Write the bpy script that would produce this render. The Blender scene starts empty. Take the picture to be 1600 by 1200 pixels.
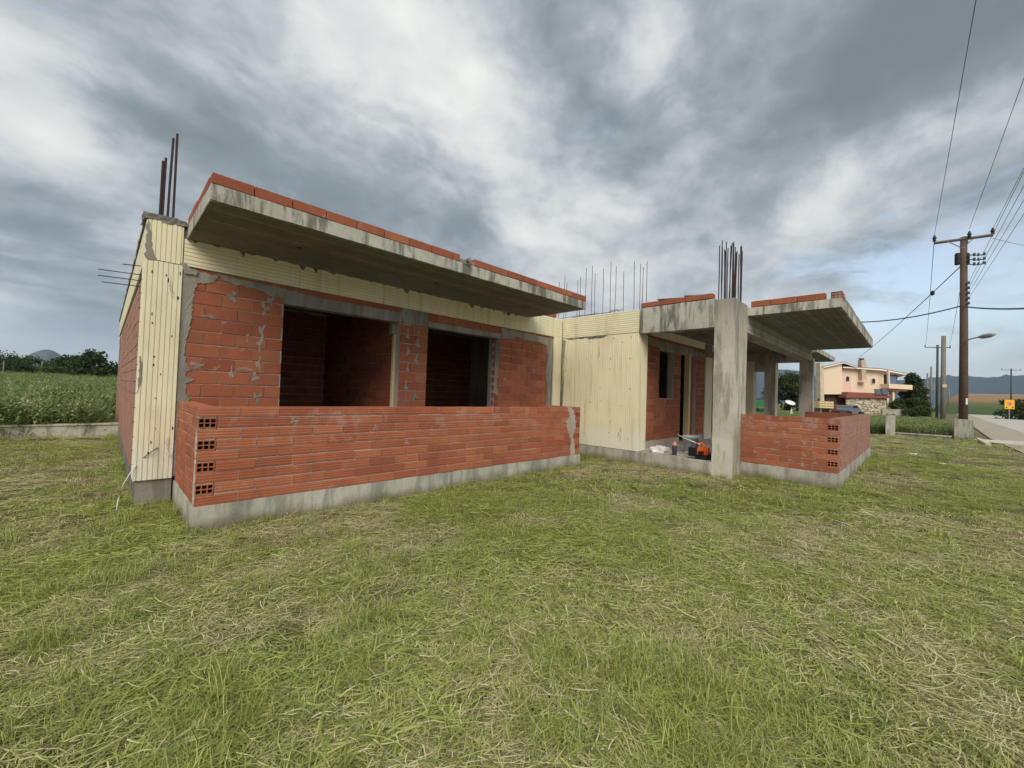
import bpy, math, random
import numpy as np
from mathutils import Vector, Matrix, noise as mnoise
random.seed(7); rng = np.random.default_rng(7)
sc = bpy.context.scene; COL = sc.collection
R = math.radians

# ------------------------------------------------------------------ camera
CAMP = Vector((-0.648, -4.908, 1.45))
YAW, PITCH, ROLL, FPX = 0.78504, 0.02245, 0.034, 635.4
fw = Vector((math.cos(YAW)*math.cos(PITCH), math.sin(YAW)*math.cos(PITCH), math.sin(PITCH)))
r0 = Vector((math.sin(YAW), -math.cos(YAW), 0)); u0 = r0.cross(fw)
cr = r0*math.cos(ROLL) + u0*math.sin(ROLL); cu = -r0*math.sin(ROLL) + u0*math.cos(ROLL)
cd = bpy.data.cameras.new('camera'); cam = bpy.data.objects.new('camera', cd); COL.objects.link(cam)
m3 = Matrix((cr, cu, -fw)).transposed()
cam.matrix_world = Matrix.Translation(CAMP) @ m3.to_4x4()
cd.sensor_width = 36; cd.lens = 36*FPX/1600; cd.clip_start = .05; cd.clip_end = 40000
sc.camera = cam
sc.cycles.max_bounces = 6; sc.cycles.diffuse_bounces = 3; sc.cycles.glossy_bounces = 2; sc.cycles.transmission_bounces = 2; sc.cycles.volume_bounces = 0
def pix(X):
    d = Vector(X)-CAMP; k = d.dot(fw)
    if k <= .05: return None
    return 800+FPX*d.dot(cr)/k, 600-FPX*d.dot(cu)/k, k

# ------------------------------------------------------------------ light, sky
SUN_EL, SUN_AZ = R(40), R(222)          # sun stands behind and left of the camera, veiled by cloud
sdir = Vector((math.cos(SUN_EL)*math.cos(SUN_AZ), math.cos(SUN_EL)*math.sin(SUN_AZ), math.sin(SUN_EL)))
ld = bpy.data.lights.new('sun', 'SUN'); ld.energy = 1.5; ld.angle = R(38); ld.color = (1, .93, .80)
sun = bpy.data.objects.new('sun', ld); COL.objects.link(sun)
sun.rotation_euler = sdir.to_track_quat('Z', 'Y').to_euler(); sun.location = (-20, -20, 30)
sc.view_settings.view_transform = 'Standard'; sc.view_settings.look = 'None'
sc.view_settings.exposure = 1.08; sc.view_settings.gamma = 1; sc.view_settings.use_curve_mapping = False

class NT:
    def __init__(s, tree): s.t = tree; s.n = tree.nodes; s.l = tree.links
    def new(s, typ, **kw):
        n = s.n.new(typ)
        for k, v in kw.items(): setattr(n, k, v)
        return n
    def link(s, a, b): s.l.new(a, b)
    def setin(s, n, i, v):
        if v is None: return
        if hasattr(v, 'is_output') or isinstance(v, bpy.types.NodeSocket): s.l.new(v, n.inputs[i])
        else: n.inputs[i].default_value = v
    def math(s, op, a, b=None, c=None, clamp=False):
        n = s.new('ShaderNodeMath', operation=op); n.use_clamp = clamp
        s.setin(n, 0, a); s.setin(n, 1, b); s.setin(n, 2, c); return n.outputs[0]
    def vmath(s, op, a, b=None):
        n = s.new('ShaderNodeVectorMath', operation=op); s.setin(n, 0, a); s.setin(n, 1, b)
        return n.outputs['Value'] if op in ('DOT_PRODUCT', 'LENGTH') else n.outputs[0]
    def noise(s, vec, scale, detail=4, rough=.5, dist=0., lac=2.):
        n = s.new('ShaderNodeTexNoise'); s.setin(n, 'Vector', vec); n.inputs['Scale'].default_value = scale
        n.inputs['Detail'].default_value = detail; n.inputs['Roughness'].default_value = rough
        n.inputs['Distortion'].default_value = dist; n.inputs['Lacunarity'].default_value = lac
        return n.outputs['Fac']
    def mapr(s, v, a, b, c=0., d=1., smooth=True):
        n = s.new('ShaderNodeMapRange'); n.interpolation_type = 'SMOOTHSTEP' if smooth else 'LINEAR'
        s.setin(n, 0, v)
        for i, x in enumerate((a, b, c, d)): n.inputs[i+1].default_value = x
        return n.outputs[0]
    def mix(s, f, a, b, blend='MIX'):
        n = s.new('ShaderNodeMix', data_type='RGBA', blend_type=blend); n.clamp_factor = True
        s.setin(n, 0, f)
        for i, x in ((6, a), (7, b)):
            if isinstance(x, (tuple, list)): x = (*x[:3], 1)
            s.setin(n, i, x)
        return n.outputs[2]
    def ramp(s, f, stops):
        n = s.new('ShaderNodeValToRGB'); s.setin(n, 0, f); e = n.color_ramp.elements
        while len(e) < len(stops): e.new(.5)
        for q, (p_, c) in zip(e, stops): q.position = p_; q.color = (*c[:3], 1)
        return n.outputs[0]
    def comb(s, x, y, z):
        n = s.new('ShaderNodeCombineXYZ'); s.setin(n, 0, x); s.setin(n, 1, y); s.setin(n, 2, z); return n.outputs[0]
    def sep(s, v):
        n = s.new('ShaderNodeSeparateXYZ'); s.setin(n, 0, v); return n.outputs

w = bpy.data.worlds.new('World'); sc.world = w; w.use_nodes = True
T = NT(w.node_tree); T.n.clear()
sky = T.new('ShaderNodeTexSky', sky_type='NISHITA'); sky.sun_disc = False
sky.sun_elevation = SUN_EL; sky.sun_rotation = math.pi/2 - SUN_AZ
sky.air_density = 1.2; sky.dust_density = 2.0; sky.ozone_density = 1.5
tc = T.new('ShaderNodeTexCoord'); D = tc.outputs['Generated']
dx, dy, dz = T.sep(D)
# cloud deck as a plane high above: direction / height
zz = T.math('ADD', T.math('MAXIMUM', dz, -.02), .17)
# axes: a = to the right of the view, b = along the view
fa = (r0.x, r0.y, 0); fb = (math.cos(YAW), math.sin(YAW), 0)
a = T.math('DIVIDE', T.vmath('DOT_PRODUCT', D, fa), zz)
b = T.math('DIVIDE', T.vmath('DOT_PRODUCT', D, fb), zz)
P = T.comb(a, b, 0)
def rotp(P, ang, sx, sy):
    n = T.new('ShaderNodeMapping', vector_type='TEXTURE'); T.setin(n, 0, P)
    n.inputs['Rotation'].default_value = (0, 0, R(ang)); n.inputs['Scale'].default_value = (sx, sy, 1); return n.outputs[0]
def gauss(ca, cb, ang, sa, sb):
    n = T.new('ShaderNodeMapping', vector_type='TEXTURE'); T.setin(n, 0, Pw)
    n.inputs['Location'].default_value = (ca, cb, 0); n.inputs['Rotation'].default_value = (0, 0, R(ang)); n.inputs['Scale'].default_value = (sa, sb, 1)
    L = T.vmath('LENGTH', n.outputs[0]); return T.math('EXPONENT', T.math('MULTIPLY', T.math('MULTIPLY', L, L), -1.0))
wn = T.new('ShaderNodeTexNoise'); T.setin(wn, 'Vector', P); wn.inputs['Scale'].default_value = 1.1; wn.inputs['Detail'].default_value = 5
wofs = T.vmath('SUBTRACT', wn.outputs['Color'], (.5, .5, .5))
sc_ = T.new('ShaderNodeVectorMath', operation='SCALE'); T.setin(sc_, 0, wofs); sc_.inputs['Scale'].default_value = .75
Pw = T.vmath('ADD', P, sc_.outputs[0])
SKYMASS = [(34.8, 33.3, 17, -0.23), (47.6, 27.8, 14, -0.26), (20.7, 30.3, 9, -0.17), (6.6, 40.0, 7, -0.2), (-16.9, 27.2, 9, -0.16), (-8.1, 23.9, 6, -0.12), (-33.4, 27.5, 8, -0.16), (-44.8, 32.7, 9, -0.09), (-27.7, 22.4, 8, -0.11), (51.5, 30.2, 14, -0.1), (-47.7, 9.7, 8, -0.22), (-45.8, 3.9, 5, -0.12), (-50.7, 14.6, 5, -0.1), (-41.4, 23.6, 7, -0.1), (-12.3, 38.0, 7, 0.112), (-19.3, 40.2, 6, 0.09), (-27.0, 37.8, 5, 0.06), (-10.3, 33.5, 4, 0.09), (12.7, 42.7, 6, 0.16), (16.4, 38.1, 4, 0.12), (2.4, 33.5, 5, 0.105), (6.5, 21.3, 7, 0.14), (23.1, 28.7, 3, 0.14), (-0.5, 16.3, 6, 0.1), (-50.3, 22.6, 6, 0.12), (-47.3, 19.7, 5, 0.09), (39.1, 21.1, 6, 0.24), (44.6, 22.5, 6, 0.24), (49.3, 23.3, 5, 0.22), (31.9, 17.7, 6, 0.16), (25.0, 15.6, 6, 0.16), (-10.1, 30.2, 4, 0.06), (-50.3, 5.7, 5, 0.12), (35.7, 13.7, 5, -0.06), (43.2, 15.8, 4, -0.06), (-49.4, 1.1, 4, 0.16), (-53.1, 4.7, 5, 0.12)]  #SM
dn_ = T.new('ShaderNodeTexNoise'); T.setin(dn_, 'Vector', D); dn_.inputs['Scale'].default_value = 6; dn_.inputs['Detail'].default_value = 5
dv0 = T.new('ShaderNodeVectorMath', operation='SCALE'); T.setin(dv0, 0, T.vmath('SUBTRACT', dn_.outputs['Color'], (.5, .5, .5))); dv0.inputs['Scale'].default_value = .10
Dd = T.vmath('ADD', D, dv0.outputs[0])
# masses seen in this sky: (direction in degrees right of / above the view axis, radius in degrees, amount)
n1 = T.noise(rotp(Pw, -20, 1.0, 1.9), 1.5, 7, .55, .2)
n2 = T.noise(T.vmath('MULTIPLY', Dd, (1, 1, 1.9)), 4.2, 7, .55, .15)
n3 = T.noise(rotp(Pw, -32, .6, 1.5), 3.2, 7, .6, .3)
base = T.math('ADD', T.math('MULTIPLY', n1, .62), T.math('ADD', T.math('MULTIPLY', n2, .85), T.math('MULTIPLY', n3, .26)))
base = T.math('ADD', T.math('MULTIPLY', T.math('SUBTRACT', base, .865), 1.25), .525)
wd = T.new('ShaderNodeTexNoise'); T.setin(wd, 'Vector', D); wd.inputs['Scale'].default_value = 3.2; wd.inputs['Detail'].default_value = 7; wd.inputs['Roughness'].default_value = .62
wv = T.new('ShaderNodeVectorMath', operation='SCALE'); T.setin(wv, 0, T.vmath('SUBTRACT', wd.outputs['Color'], (.5, .5, .5))); wv.inputs['Scale'].default_value = .34
Dw = T.vmath('ADD', D, wv.outputs[0])
def sdir_(ax, el):
    ax, el = R(ax), R(el); return fb_v*math.cos(el)*math.cos(ax)+r0*math.cos(el)*math.sin(ax)+Vector((0, 0, math.sin(el)))
fb_v = Vector(fb)
def blob(v, ax, el, rad, amt):
    c = sdir_(ax, el); d = T.vmath('LENGTH', T.vmath('SUBTRACT', Dw, tuple(c)))
    k = T.math('DIVIDE', d, R(rad)); g = T.math('EXPONENT', T.math('MULTIPLY', T.math('MULTIPLY', k, k), -1.)); return T.math('MULTIPLY_ADD', g, amt, v)
for ax, el, rad, amt in SKYMASS: base = blob(base, ax, el, rad, amt)
CLOUD = T.ramp(base, [(0.0, (.95, 1.1, 1.22)), (.22, (1.2, 1.40, 1.56)), (.36, (1.70, 1.90, 2.08)), (.50, (2.5, 2.68, 2.85)), (.66, (3.5, 3.6, 3.6)), (.92, (4.6, 4.6, 4.35))])
# clear sky shows low on the right and through thin gaps
gapn = T.noise(T.vmath('MULTIPLY', Dd, (1, 1, 3.2)), 3.6, 7, .58, .3)
az = T.math('DIVIDE', T.vmath('DOT_PRODUCT', Dw, fa), T.math('MAXIMUM', T.vmath('DOT_PRODUCT', D, fb), .05))
right = T.mapr(az, .50, .95)
low = T.mapr(T.sep(Dw)[2], .42, .20)
gap = T.mapr(T.math('ADD', gapn, T.math('ADD', T.math('MULTIPLY', T.math('MULTIPLY', right, low), .30), -.14)), .50, .76)
hz_ = T.mapr(dz, .16, .0)
skyc = T.mix(1.0, sky.outputs[0], (.80, .93, 1.0), 'MULTIPLY')
hs = T.new('ShaderNodeHueSaturation'); hs.inputs['Saturation'].default_value = .62; hs.inputs['Value'].default_value = 1.0; T.setin(hs, 'Color', skyc)
col = T.mix(gap, CLOUD, hs.outputs[0])
hazecol = T.mix(right, (3.0, 3.3, 3.55), (4.1, 4.15, 4.0))
col = T.mix(T.math('MULTIPLY', hz_, .75), col, hazecol)
bg = T.new('ShaderNodeBackground'); T.setin(bg, 0, col); bg.inputs[1].default_value = .1
w.cycles.sampling_method = 'MANUAL'; w.cycles.sample_map_resolution = 512
out = T.new('ShaderNodeOutputWorld'); T.link(bg.outputs[0], out.inputs[0])

# ------------------------------------------------------------------ materials
MATS = {}
def mat(name, rough=.85):
    m = bpy.data.materials.new(name); m.use_nodes = True; t = NT(m.node_tree)
    bs = t.n['Principled BSDF']; bs.inputs['Roughness'].default_value = rough
    bs.inputs['Specular IOR Level'].default_value = .25
    geo = t.new('ShaderNodeNewGeometry'); MATS[name] = m
    return m, t, bs, geo.outputs['Position']
def bump(t, bs, h, strength=.3, dist=.01, prev=None):
    n = t.new('ShaderNodeBump'); n.inputs['Strength'].default_value = strength; n.inputs['Distance'].default_value = dist
    t.setin(n, 'Height', h)
    if prev is not None: t.link(prev, n.inputs['Normal'])
    t.link(n.outputs[0], bs.inputs['Normal']); return n.outputs[0]
def simple(name, c, rough=.7, var=.15, scale=6, metal=0, bmp=.15):
    m, t, bs, P_ = mat(name, rough)
    n = t.noise(P_, scale, 5, .6)
    c0_ = tuple(x*(1-var) for x in c); c1_ = tuple(min(1, x*(1+var)) for x in c)
    t.setin(bs, 'Base Color', t.mix(n, c0_, c1_)); bs.inputs['Metallic'].default_value = metal
    if bmp: bump(t, bs, t.noise(P_, scale*6, 4), bmp, .01)
    return m

def brick_mat(name, pale=.0, tone=1., dust=0., ribs=None):   # pale: ribbed, limy bricks of the low walls
    m, t, bs, P_ = mat(name, .9)
    ribs = bool(pale) if ribs is None else ribs
    tn = lambda r, g, b: (r*.95*tone, g*1.04*tone, b*.92*tone)
    oi = t.new('ShaderNodeObjectInfo'); at = t.new('ShaderNodeAttribute', attribute_name='rnd')
    r_ = t.math('FRACT', t.math('ADD', oi.outputs['Random'], at.outputs['Fac']))
    c = t.ramp(r_, [(0, tn(.255, .072, .043)), (.25, tn(.30, .084, .048)), (.6, tn(.335, .100, .057)), (.88, tn(.365, .120, .068)), (1, tn(.285, .090, .060))])
    x, y, z = t.sep(P_)
    big = t.noise(P_, 2.3, 5, .6); c = t.mix(t.mapr(big, .45, .75), c, t.mix(.5, c, (.24, .07, .045)))
    fine = t.noise(P_, 38, 4, .6); c = t.mix(t.math('MULTIPLY', t.mapr(fine, .5, .8), .35), c, (.48, .20, .13))
    # lime bloom and mortar smears
    x, y, z = t.sep(P_); sm = t.noise(P_, 6.5, 6, .68, .2)
    dirt = t.mapr(sm, .60 - pale*.02, .72)
    c = t.mix(t.math('MULTIPLY', dirt, .5), c, (.40, .32, .27))
    if dust: c = t.mix(t.math('ADD', dust, t.math('MULTIPLY', t.math('SUBTRACT', sm, .5), .8)), c, (.36, .27, .24))
    if pale:   # washed-out lime bloom on the upper courses
        bl = t.noise(t.vmath('MULTIPLY', P_, (1, 1, .8)), 4.2, 5, .6, .2); c = t.mix(t.math('MULTIPLY', t.math('MULTIPLY', t.mapr(bl, .52, .66), t.mapr(z, .65, 1.05)), .45), c, (.42, .30, .26))
    grime = t.noise(t.vmath('MULTIPLY', P_, (1, 1, .35)), 3.1, 5, .6)
    c = t.mix(t.math('MULTIPLY', t.mapr(grime, .55, .75), .35), c, (.12, .06, .045))
    rib = t.math('SINE', t.math('MULTIPLY', z, 2*math.pi/.0269))
    c = t.mix(t.mapr(rib, -.2, -1, 0, .20 if ribs else .0), c, (.16, .045, .028))
    t.setin(bs, 'Base Color', c)
    b1 = bump(t, bs, rib, .32 if ribs else .04, .004); bump(t, bs, t.noise(P_, 60, 4, .7), .35, .006, b1)
    return m
brickM = brick_mat('clay_brick', 0, 1.0); brickP = brick_mat('clay_brick_weathered', 1., 1.22); brickS = brick_mat('clay_brick_dusty', 1., 1.1, .42, False); brickW = brick_mat('clay_brick_washed', 1., 1.12, 0, False); brickShade = brick_mat('clay_brick_inner_shaded', 0., .85)  # last one: same brick toned down, room shade put into its colour
BMAT = {False: brickM, True: brickP, 'dusty': brickS, 'dark': brickShade, 'plain': brickW}; BIDX = {False: 0, True: 1, 'dusty': 2, 'dark': 3, 'plain': 4}

def concrete_mat(name, base=(.34, .32, .28), stain=1., board=0, green=0, top=0):
    m, t, bs, P_ = mat(name, .92)
    n = t.noise(P_, 1.3, 7, .62, .3); c = t.mix(t.mapr(n, .3, .7), tuple(x*.82 for x in base), tuple(x*1.12 for x in base))
    st = t.noise(t.vmath('MULTIPLY', P_, (3.2, 3.2, .55)), 1.4, 7, .68, .4)
    c = t.mix(t.math('MULTIPLY', t.mapr(st, .46, .60), .80*stain), c, (.085, .08, .07))
    st2 = t.noise(t.vmath('MULTIPLY', P_, (2, 2, 1)), 4.5, 6, .7, .2)
    c = t.mix(t.math('MULTIPLY', t.mapr(st2, .56, .7), .5*stain), c, (.13, .12, .10))
    sp = t.noise(P_, 45, 3, .7); c = t.mix(t.mapr(sp, .62, .75, 0, .4), c, (.14, .13, .11))
    x, y, z = t.sep(P_)
    if top: c = t.mix(t.math('MULTIPLY', t.mapr(t.math('ADD', z, t.math('MULTIPLY', n, 1.6)), 3.2, 4.4), .62), c, (.12, .112, .095))
    if green: c = t.mix(t.math('MULTIPLY', t.mapr(t.math('ADD', z, t.math('MULTIPLY', t.math('SUBTRACT', n, .5), .3)), .17, .0), .8), c, (.15, .125, .075))
    h = t.noise(P_, 30, 5, .65)
    if board:
        q = {1: y, 2: x}[board] if board < 3 else z
        bd = t.math('PINGPONG', q, .06); line = t.mapr(bd, .009, .0)
        c = t.mix(t.math('MULTIPLY', line, .75), c, (.05, .045, .04))
        cell = t.new('ShaderNodeTexWhiteNoise', noise_dimensions='1D'); t.setin(cell, 'W', t.math('FLOOR', t.math('DIVIDE', q, .12)))
        c = t.mix(t.math('MULTIPLY', cell.outputs[0], .55), c, (.11, .10, .085))
        h = t.math('SUBTRACT', h, t.math('MULTIPLY', line, 1.5))
    t.setin(bs, 'Base Color', c); bump(t, bs, h, .5, .012)
    return m
concM = concrete_mat('weathered_concrete', (.52, .495, .42), .6, top=1); plinM = concrete_mat('plinth_concrete', (.44, .42, .36), .55, 0, 1)
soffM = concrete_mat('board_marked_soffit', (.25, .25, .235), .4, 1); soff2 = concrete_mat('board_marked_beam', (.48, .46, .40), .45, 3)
darkM = concrete_mat('mossy_concrete', (.20, .19, .165), .9)
fascM = concrete_mat('fascia_concrete', (.46, .44, .38), 1.)
mortM = concrete_mat('mortar', (.29, .27, .235), .5); mortS = concrete_mat('thin_mortar', (.33, .235, .18), .3); mortL = concrete_mat('joint_mortar', (.46, .40, .33), .3)

def xps_mat(name='yellow_foam_board', k=1.):
    m, t, bs, P_ = mat(name, .7)
    x, y, z = t.sep(P_)
    n = t.noise(P_, 2.2, 5, .6); c = t.mix(n, (.72, .65, .43), (.83, .775, .575))
    # sun-bleached, splashed foot of the boards
    edge = t.math('ADD', z, t.math('MULTIPLY', t.math('SUBTRACT', t.noise(t.vmath('MULTIPLY', P_, (1, 1, .3)), 3, 4), .5), .35))
    c = t.mix(t.math('MULTIPLY', t.mapr(edge, .78, .58), .75), c, (.74, .73, .64))
    br = t.noise(t.vmath('MULTIPLY', P_, (1, 1, .25)), 2.6, 6, .65)
    c = t.mix(t.math('MULTIPLY', t.mapr(br, .5, .72), .40), c, (.55, .44, .24))
    sp = t.noise(P_, 26, 3, .6); c = t.mix(t.mapr(sp, .70, .76, 0, .7), c, (.20, .17, .11))
    vs_ = t.noise(t.vmath('MULTIPLY', P_, (9, 9, .5)), 1.0, 5, .6); c = t.mix(t.math('MULTIPLY', t.mapr(vs_, .52, .70), .38), c, (.40, .32, .18))
    cs_ = t.noise(t.vmath('MULTIPLY', P_, (5, 5, .9)), 1.3, 6, .7, .5); c = t.mix(t.math('MULTIPLY', t.mapr(cs_, .62, .68), .6), c, (.26, .21, .15))
    pl_ = t.noise(P_, 1.7, 5, .65); c = t.mix(t.math('MULTIPLY', t.mapr(pl_, .55, .72), .5), c, (.80, .78, .66))
    if k < 1: c = t.mix(1-k, c, (.25, .20, .10))
    t.setin(bs, 'Base Color', c); bump(t, bs, t.noise(P_, 55, 4, .6), .25, .006); return m
xpsM = xps_mat(); xpsG = xps_mat('yellow_foam_groove_shade', .80)  # groove copy is darker: shade painted into the grooves so ribs show
rustM = simple('rusty_rebar', (.050, .030, .027), .8, .4, 20)
steelM = simple('galvanised_steel', (.26, .27, .27), .5, .15, 8, .4)
woodP = simple('pole_timber', (.12, .078, .058), .9, .4, 9)
woodG = simple('grey_timber', (.19, .17, .145), .9, .3, 6)
plankM = simple('pale_timber', (.66, .52, .29), .8, .12, 12)
blackM = simple('black_plastic', (.012, .012, .013), .5, .2, 10)
wireM = simple('wire', (.05, .055, .06), .6, .1, 5, 0, 0)
whiteM = simple('white_plastic', (.72, .72, .70), .5, .06, 12)
orangeM = simple('orange_plastic', (.78, .13, .015), .4, .1, 15)
blueM = simple('blue_print', (.05, .14, .42), .5, .1, 15)
clearM = simple('translucent_plastic', (.52, .56, .58), .35, .1, 9)
greenP = simple('green_paint', (.03, .17, .06), .5, .2, 3)
redP = simple('dark_red_paint', (.20, .025, .025), .6, .2, 3)
tyreM = simple('tyre_rubber', (.02, .02, .02), .9, .3, 6)
cremM = simple('cream_render', (.76, .61, .46), .9, .05, .5, 0, .05)
peachM = simple('peach_render', (.72, .51, .42), .9, .06, .5, 0, .05)
trimW = simple('white_trim', (.78, .76, .72), .7, .05, 2)
tileM = simple('terracotta_tile', (.26, .09, .06), .85, .25, 3)
glassM = simple('dark_glass', (.02, .025, .035), .08, .1, 1, 0, 0)
solarM = simple('solar_glass', (.14, .17, .22), .15, .1, 1, .3, 0)
blueGl = simple('blue_curtain', (.12, .16, .24), .4, .15, 1, 0, 0)
yellM = simple('yellow_sign', (.80, .42, .03), .5, .05, 3, 0, 0)
signR = simple('sign_red', (.6, .10, .05), .5, .05, 3, 0, 0)
steelD = simple('dark_steel', (.05, .06, .06), .5, .2, 4)
paperM = simple('white_paper', (.8, .8, .78), .8, .03, 10)
bagM = simple('white_bag', (.70, .68, .68), .5, .08, 20)
canM = simple('dark_can', (.05, .04, .09), .4, .3, 20)
pinkM = simple('pink_lid', (.62, .28, .25), .5, .1, 10)
carM = simple('grey_car_paint', (.16, .18, .19), .35, .1, 2, .2)
roomM = simple('raw_room_plaster', (.10, .055, .04), .95, .3, 4)

# ------------------------------------------------------------------ mesh helpers
class MB:
    def __init__(s): s.v = []; s.f = []; s.m = []
    def add(s, vs, fs, mi=0):
        o = len(s.v); s.v += [tuple(v) for v in vs]; s.f += [tuple(i+o for i in f) for f in fs]; s.m += [mi]*len(fs); return s
    def box(s, x0, x1, y0, y1, z0, z1, mi=0):
        return s.add([(x0, y0, z0), (x1, y0, z0), (x1, y1, z0), (x0, y1, z0), (x0, y0, z1), (x1, y0, z1), (x1, y1, z1), (x0, y1, z1)],
                     [(0, 3, 2, 1), (4, 5, 6, 7), (0, 1, 5, 4), (1, 2, 6, 5), (2, 3, 7, 6), (3, 0, 4, 7)], mi)
    def tube(s, pts, r, n=6, mi=0, cap=True):
        pts = [Vector(p) for p in pts]; rs = r if isinstance(r, (list, tuple)) else [r]*len(pts)
        ring = []
        for i, p in enumerate(pts):
            d = (pts[min(i+1, len(pts)-1)]-pts[max(i-1, 0)]).normalized()
            a_ = d.cross(Vector((0, 0, 1)) if abs(d.z) < .9 else Vector((1, 0, 0))).normalized(); b_ = d.cross(a_)
            ring.append([p+(a_*math.cos(2*math.pi*k/n)+b_*math.sin(2*math.pi*k/n))*rs[i] for k in range(n)])
        vs = [q for rr in ring for q in rr]; fs = []
        for i in range(len(pts)-1):
            for k in range(n): fs.append((i*n+k, i*n+(k+1) % n, (i+1)*n+(k+1) % n, (i+1)*n+k))
        if cap: fs += [tuple(range(n))[::-1], tuple((len(pts)-1)*n+k for k in range(n))]
        return s.add(vs, fs, mi)
    def lathe(s, prof, c=(0, 0, 0), n=16, mi=0):
        vs = [(c[0]+r_*math.cos(2*math.pi*k/n), c[1]+r_*math.sin(2*math.pi*k/n), c[2]+z) for r_, z in prof for k in range(n)]
        fs = [(i*n+k, i*n+(k+1) % n, (i+1)*n+(k+1) % n, (i+1)*n+k) for i in range(len(prof)-1) for k in range(n)]
        fs += [tuple(range(n))[::-1], tuple((len(prof)-1)*n+k for k in range(n))]
        return s.add(vs, fs, mi)
    def prism(s, pts, ofs, mi=0):
        n = len(pts); o = Vector(ofs); vs = [Vector(p) for p in pts]; vs += [v+o for v in vs]
        return s.add(vs, [tuple(range(n)), tuple(range(2*n-1, n-1, -1))]+[(k, k+n, (k+1) % n+n, (k+1) % n) for k in range(n)], mi)
    def mesh(s, name, mats, smooth=False):
        me = bpy.data.meshes.new(name); me.from_pydata(s.v, [], s.f)
        for m in (mats if isinstance(mats, (list, tuple)) else [mats]): me.materials.append(m)
        if any(s.m): me.polygons.foreach_set('material_index', s.m)
        if smooth: me.polygons.foreach_set('use_smooth', [True]*len(s.f))
        me.update(); return me
    def build(s, name, mats, parent=None, smooth=False, fix=True):
        me = s.mesh(name, mats, smooth)
        if fix:
            import bmesh
            bm = bmesh.new(); bm.from_mesh(me); bmesh.ops.recalc_face_normals(bm, faces=bm.faces); bm.to_mesh(me); bm.free()
        return link(name, me, parent)
def link(name, me, parent=None, loc=None):
    o = bpy.data.objects.new(name, me); COL.objects.link(o)
    if parent is not None: o.parent = parent; o.matrix_parent_inverse = Matrix.Identity(4); 
    if parent is not None:
        p = parent; off = Vector((0, 0, 0))
        while p is not None: off += p.location; p = p.parent
        o.location = -off + (Vector(loc) if loc is not None else Vector((0, 0, 0)))
    elif loc is not None: o.location = loc
    return o
def tag(o, label=None, cat=None, group=None, kind=None):
    for k, v in (('label', label), ('category', cat), ('group', group), ('kind', kind)):
        if v: o[k] = v
    return o
def empty(name, loc, label, cat, group=None):
    o = bpy.data.objects.new(name, None); COL.objects.link(o); o.location = loc; o.empty_display_size = .2
    return tag(o, label, cat, group)
def copy_tree(o, parent=None, loc=None):
    c = o.copy(); COL.objects.link(c)
    if parent is not None: c.parent = parent
    if loc is not None: c.location = loc
    for ch in list(o.children): copy_tree(ch, c)
    return c
def rough_box(mb, x0, x1, y0, y1, z0, z1, nx, ny, nz, amp, sc_=3., mi=0, keep_bottom=False):
    """box with subdivided, noise-displaced faces"""
    def grid(o, U, V, nu, nv, N):
        o, U, V, N = map(Vector, (o, U, V, N)); vs = []
        for j in range(nv+1):
            for i in range(nu+1):
                p = o+U*(i/nu)+V*(j/nv)
                d = mnoise.noise_vector(p*sc_)*amp + mnoise.noise_vector(p*sc_*3.1)*amp*.5
                vs.append(p+d)
        fs = [(j*(nu+1)+i, j*(nu+1)+i+1, (j+1)*(nu+1)+i+1, (j+1)*(nu+1)+i) for j in range(nv) for i in range(nu)]
        mb.add(vs, fs, mi)
    X, Y, Z = x1-x0, y1-y0, z1-z0
    grid((x0, y0, z0), (X, 0, 0), (0, 0, Z), nx, nz, (0, -1, 0)); grid((x0, y1, z0), (X, 0, 0), (0, 0, Z), nx, nz, (0, 1, 0))
    grid((x0, y0, z0), (0, Y, 0), (0, 0, Z), ny, nz, 0*Vector((0, 0, 0)) if False else (-1, 0, 0)); grid((x1, y0, z0), (0, Y, 0), (0, 0, Z), ny, nz, (1, 0, 0))
    grid((x0, y0, z1), (X, 0, 0), (0, Y, 0), nx, ny, (0, 0, 1)); grid((x0, y0, z0), (X, 0, 0), (0, Y, 0), nx, ny, (0, 0, -1))
    return mb
def ragged(name, plane, pts, depth, m, parent, seed=0, step=.03, amp=.012, tx=.004):
    """flat blob of mortar: outline in (u,z) on the plane ('y',val) or ('x',val); proud by depth towards the viewer's side"""
    rr = random.Random(seed+len(pts)*17); out = []
    n = len(pts)
    for i in range(n):
        a_, b_ = Vector(pts[i]), Vector(pts[(i+1) % n]); L = (b_-a_).length; k = max(1, int(L/step))
        for j in range(k):
            q = a_.lerp(b_, j/k); out.append(q+Vector((rr.uniform(-amp, amp), rr.uniform(-amp, amp))))
    c = sum(out, Vector((0, 0)))/len(out)
    ax, val = plane
    def P3(q, d):
        return (q[0], val-d, q[1]) if ax == 'y' else (val-d, q[0], q[1])
    N = len(out); inner = [q+(c-q).normalized()*min(tx*2, (c-q).length*.4) for q in out]
    vs = [P3(q, -.004) for q in out]+[P3(q, depth+rr.uniform(-.3, .3)*depth) for q in inner]
    fs = [(k, (k+1) % N, N+(k+1) % N, N+k) for k in range(N)]+[tuple(N+k for k in range(N))]
    mb = MB(); mb.add(vs, fs); return mb.build(name, m, parent)
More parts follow.
